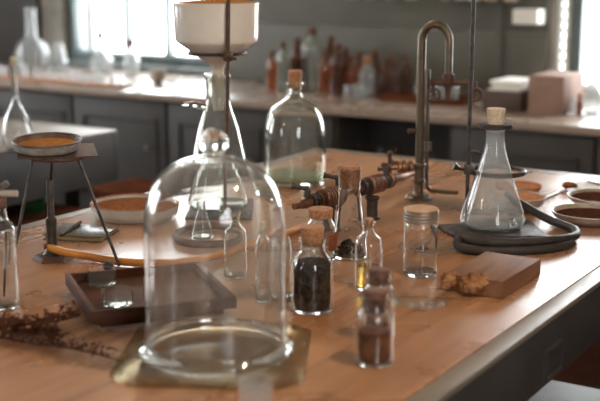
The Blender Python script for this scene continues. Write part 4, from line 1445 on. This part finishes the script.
# glassware on the right end of the counter
for px, hw, yt, yf, mt, st, lab in ((548, 4, 92, 108, 'hazyglass', None, 'small clear jar right in front of the pinkish card box'),
                                    (568, 4.2, 91, 111, 'hazyglass', None, 'small clear jar below the white post of the right window'),
                                    (572, 3.6, 98, 115, 'hazyglass', None, 'shorter clear jar right of the white post, on the counter'),
                                    (579, 3.2, 97, 116, 'amberdark', 'cork', 'small brown corked vial at the right end of the counter'),
                                    (592, 10, 74, 114, 'hazyglass', None, 'large pale flask at the right end of the counter before the window')):
    P = base(px, yf, hw)
    if hw > 8:
        cvessel('round_flask', lab, 'flask', px, yf, [(6, 0), (11, 108, 6), (12, 98, 8), (5, 86, 6), (4, 80), (5, 74)], mt)
    else:
        cvessel('counter_jar', lab, 'jar', px, yf, [(hw, 0), (hw, yf - 5), (hw, yt + 5, 2), (hw * .6, yt + 3), (hw * .65, yt)], mt, (hw * .6, yt + 1.5, yt - 4, st) if st else None)
# dim bottles in the open bay under the counter
for i, (px, yy, mt) in enumerate(((346, .09, 'amberdark'), (360, .11, 'greyglass'), (383, .10, 'hazyglass'), (400, .12, 'amberdark'), (437, .11, 'greyglass'))):
    u = CU0 + .2
    P = UV(u, vcol(px, u), .5456)
    root = thing('stored_bottle', ['squat brown bottle at the left end of the shelf under the counter', 'grey bottle second from the left on the shelf under the counter', 'pale glinting bottle in the middle of the shelf under the counter',
                                   'brown bottle left of the tap column on the shelf under the counter', 'grey bottle at the right end of the shelf under the counter'][i], 'bottle', P, 0, 'bottles under the counter')
    MB().lathe(shell([(.035, 0), (.036, .006), (.035, yy, .02), (.014, yy + .03, .01), (.014, yy + .045), (.017, yy + .047)], .003, .006), 28).build('glass_body', M[mt], root)

# ------------------------------------------------------------------ lamps and daylight
for i, (u, v) in enumerate(((1.6, -.25), (3.1, -2.3), (-.6, -2.6))):
    P = UV(u, v, 2.35)
    l = thing('pendant_lamp', ['dark enamel pendant lamp above the near right side of the big table', 'dark enamel pendant lamp above the far left side of the big table', 'dark enamel pendant lamp behind the camera'][i], 'lamp', P)
    MB().lathe(fil([(.17, 0), (.172, .004), (.10, .07), (.04, .11), (.03, .16), (.026, .16), (.036, .108), (.097, .067), (.168, 0), (.17, 0)], .004), 40).build('lamp_shade', M['shade'], l)
    MB().tube([(0, 0, .161), (0, 0, ZC - 2.35)], .005, 8).build('cord', M['rubber'], l)
    MB().blob((0, 0, .06), (.032, .032, .042), 0, 1, 0, 20, 14).build('bulb', M['bulb'], l)
    ld = bpy.data.lights.new('lamp_light', 'POINT')
    ld.energy = (34, 20, 6)[i]; ld.color = (1, .78, .55); ld.shadow_soft_size = .04
    lo = bpy.data.objects.new('lamp_light', ld); COL.objects.link(lo)
    lo.parent = l; lo.location = (0, 0, .0)


def portal(cx, cy, cz, w, h, ax):
    """daylight portal in a window opening, facing into the room along ax (room axes)"""
    ld = bpy.data.lights.new('window_daylight', 'AREA')
    ld.shape = 'RECTANGLE'; ld.size = w; ld.size_y = h
    ld.cycles.is_portal = True
    o = bpy.data.objects.new('window_daylight', ld); COL.objects.link(o)
    o.location = UV(cy, cx, cz)
    d = Vector((ax[0] * math.cos(HEAD) + ax[1] * math.sin(HEAD), -ax[0] * math.sin(HEAD) + ax[1] * math.cos(HEAD), 0))
    o.rotation_euler = d.to_track_quat('-Z', 'Z').to_euler()
    return o


for (a, b, z0, z1) in ((w1a, w1b, WZ0, WZ1), (w2a, w2b, W2Z0, WZ1)):
    portal((a + b) / 2, U1 + .19, (z0 + z1) / 2, b - a, z1 - z0, (0, -1))
for (a, b, z0, z1) in LW:
    portal(V0 - .19, (a + b) / 2, (z0 + z1) / 2, b - a, z1 - z0, (1, 0))
for (a, b, z0, z1) in RW:
    portal(V1 + .19, (a + b) / 2, (z0 + z1) / 2, b - a, z1 - z0, (-1, 0))
for (a, b, z0, z1) in BW:
    portal((a + b) / 2, U0 - .19, (z0 + z1) / 2, b - a, z1 - z0, (0, 1))

w = bpy.data.worlds.new('overcast_sky'); S.world = w
w.use_nodes = True
bg = w.node_tree.nodes['Background']
bg.inputs['Color'].default_value = (.97, .985, 1.0, 1)
bg.inputs['Strength'].default_value = 13.0

# ------------------------------------------------------------------ camera and view
cd = bpy.data.cameras.new('camera')
cam = bpy.data.objects.new('camera', cd); COL.objects.link(cam)
cam.location = (0, 0, TT + EYE)
cam.rotation_euler = (math.pi / 2 - PITCH, 0, 0)
cd.sensor_width = 36; cd.lens = F / 600 * 36
cd.clip_start = .05; cd.clip_end = 60
cd.dof.use_dof = True; cd.dof.focus_distance = 2.56; cd.dof.aperture_fstop = 2.7
S.camera = cam

S.view_settings.view_transform = 'Standard'
S.view_settings.look = 'None'
S.view_settings.gamma = 1
S.view_settings.use_curve_mapping = False
S.view_settings.exposure = 0.40
cy = S.cycles
cy.max_bounces = 14; cy.diffuse_bounces = 4; cy.glossy_bounces = 6; cy.transmission_bounces = 12; cy.transparent_max_bounces = 48
cy.sample_clamp_indirect = 6.0
cy.caustics_reflective = True; cy.caustics_refractive = True
cy.use_denoising = True
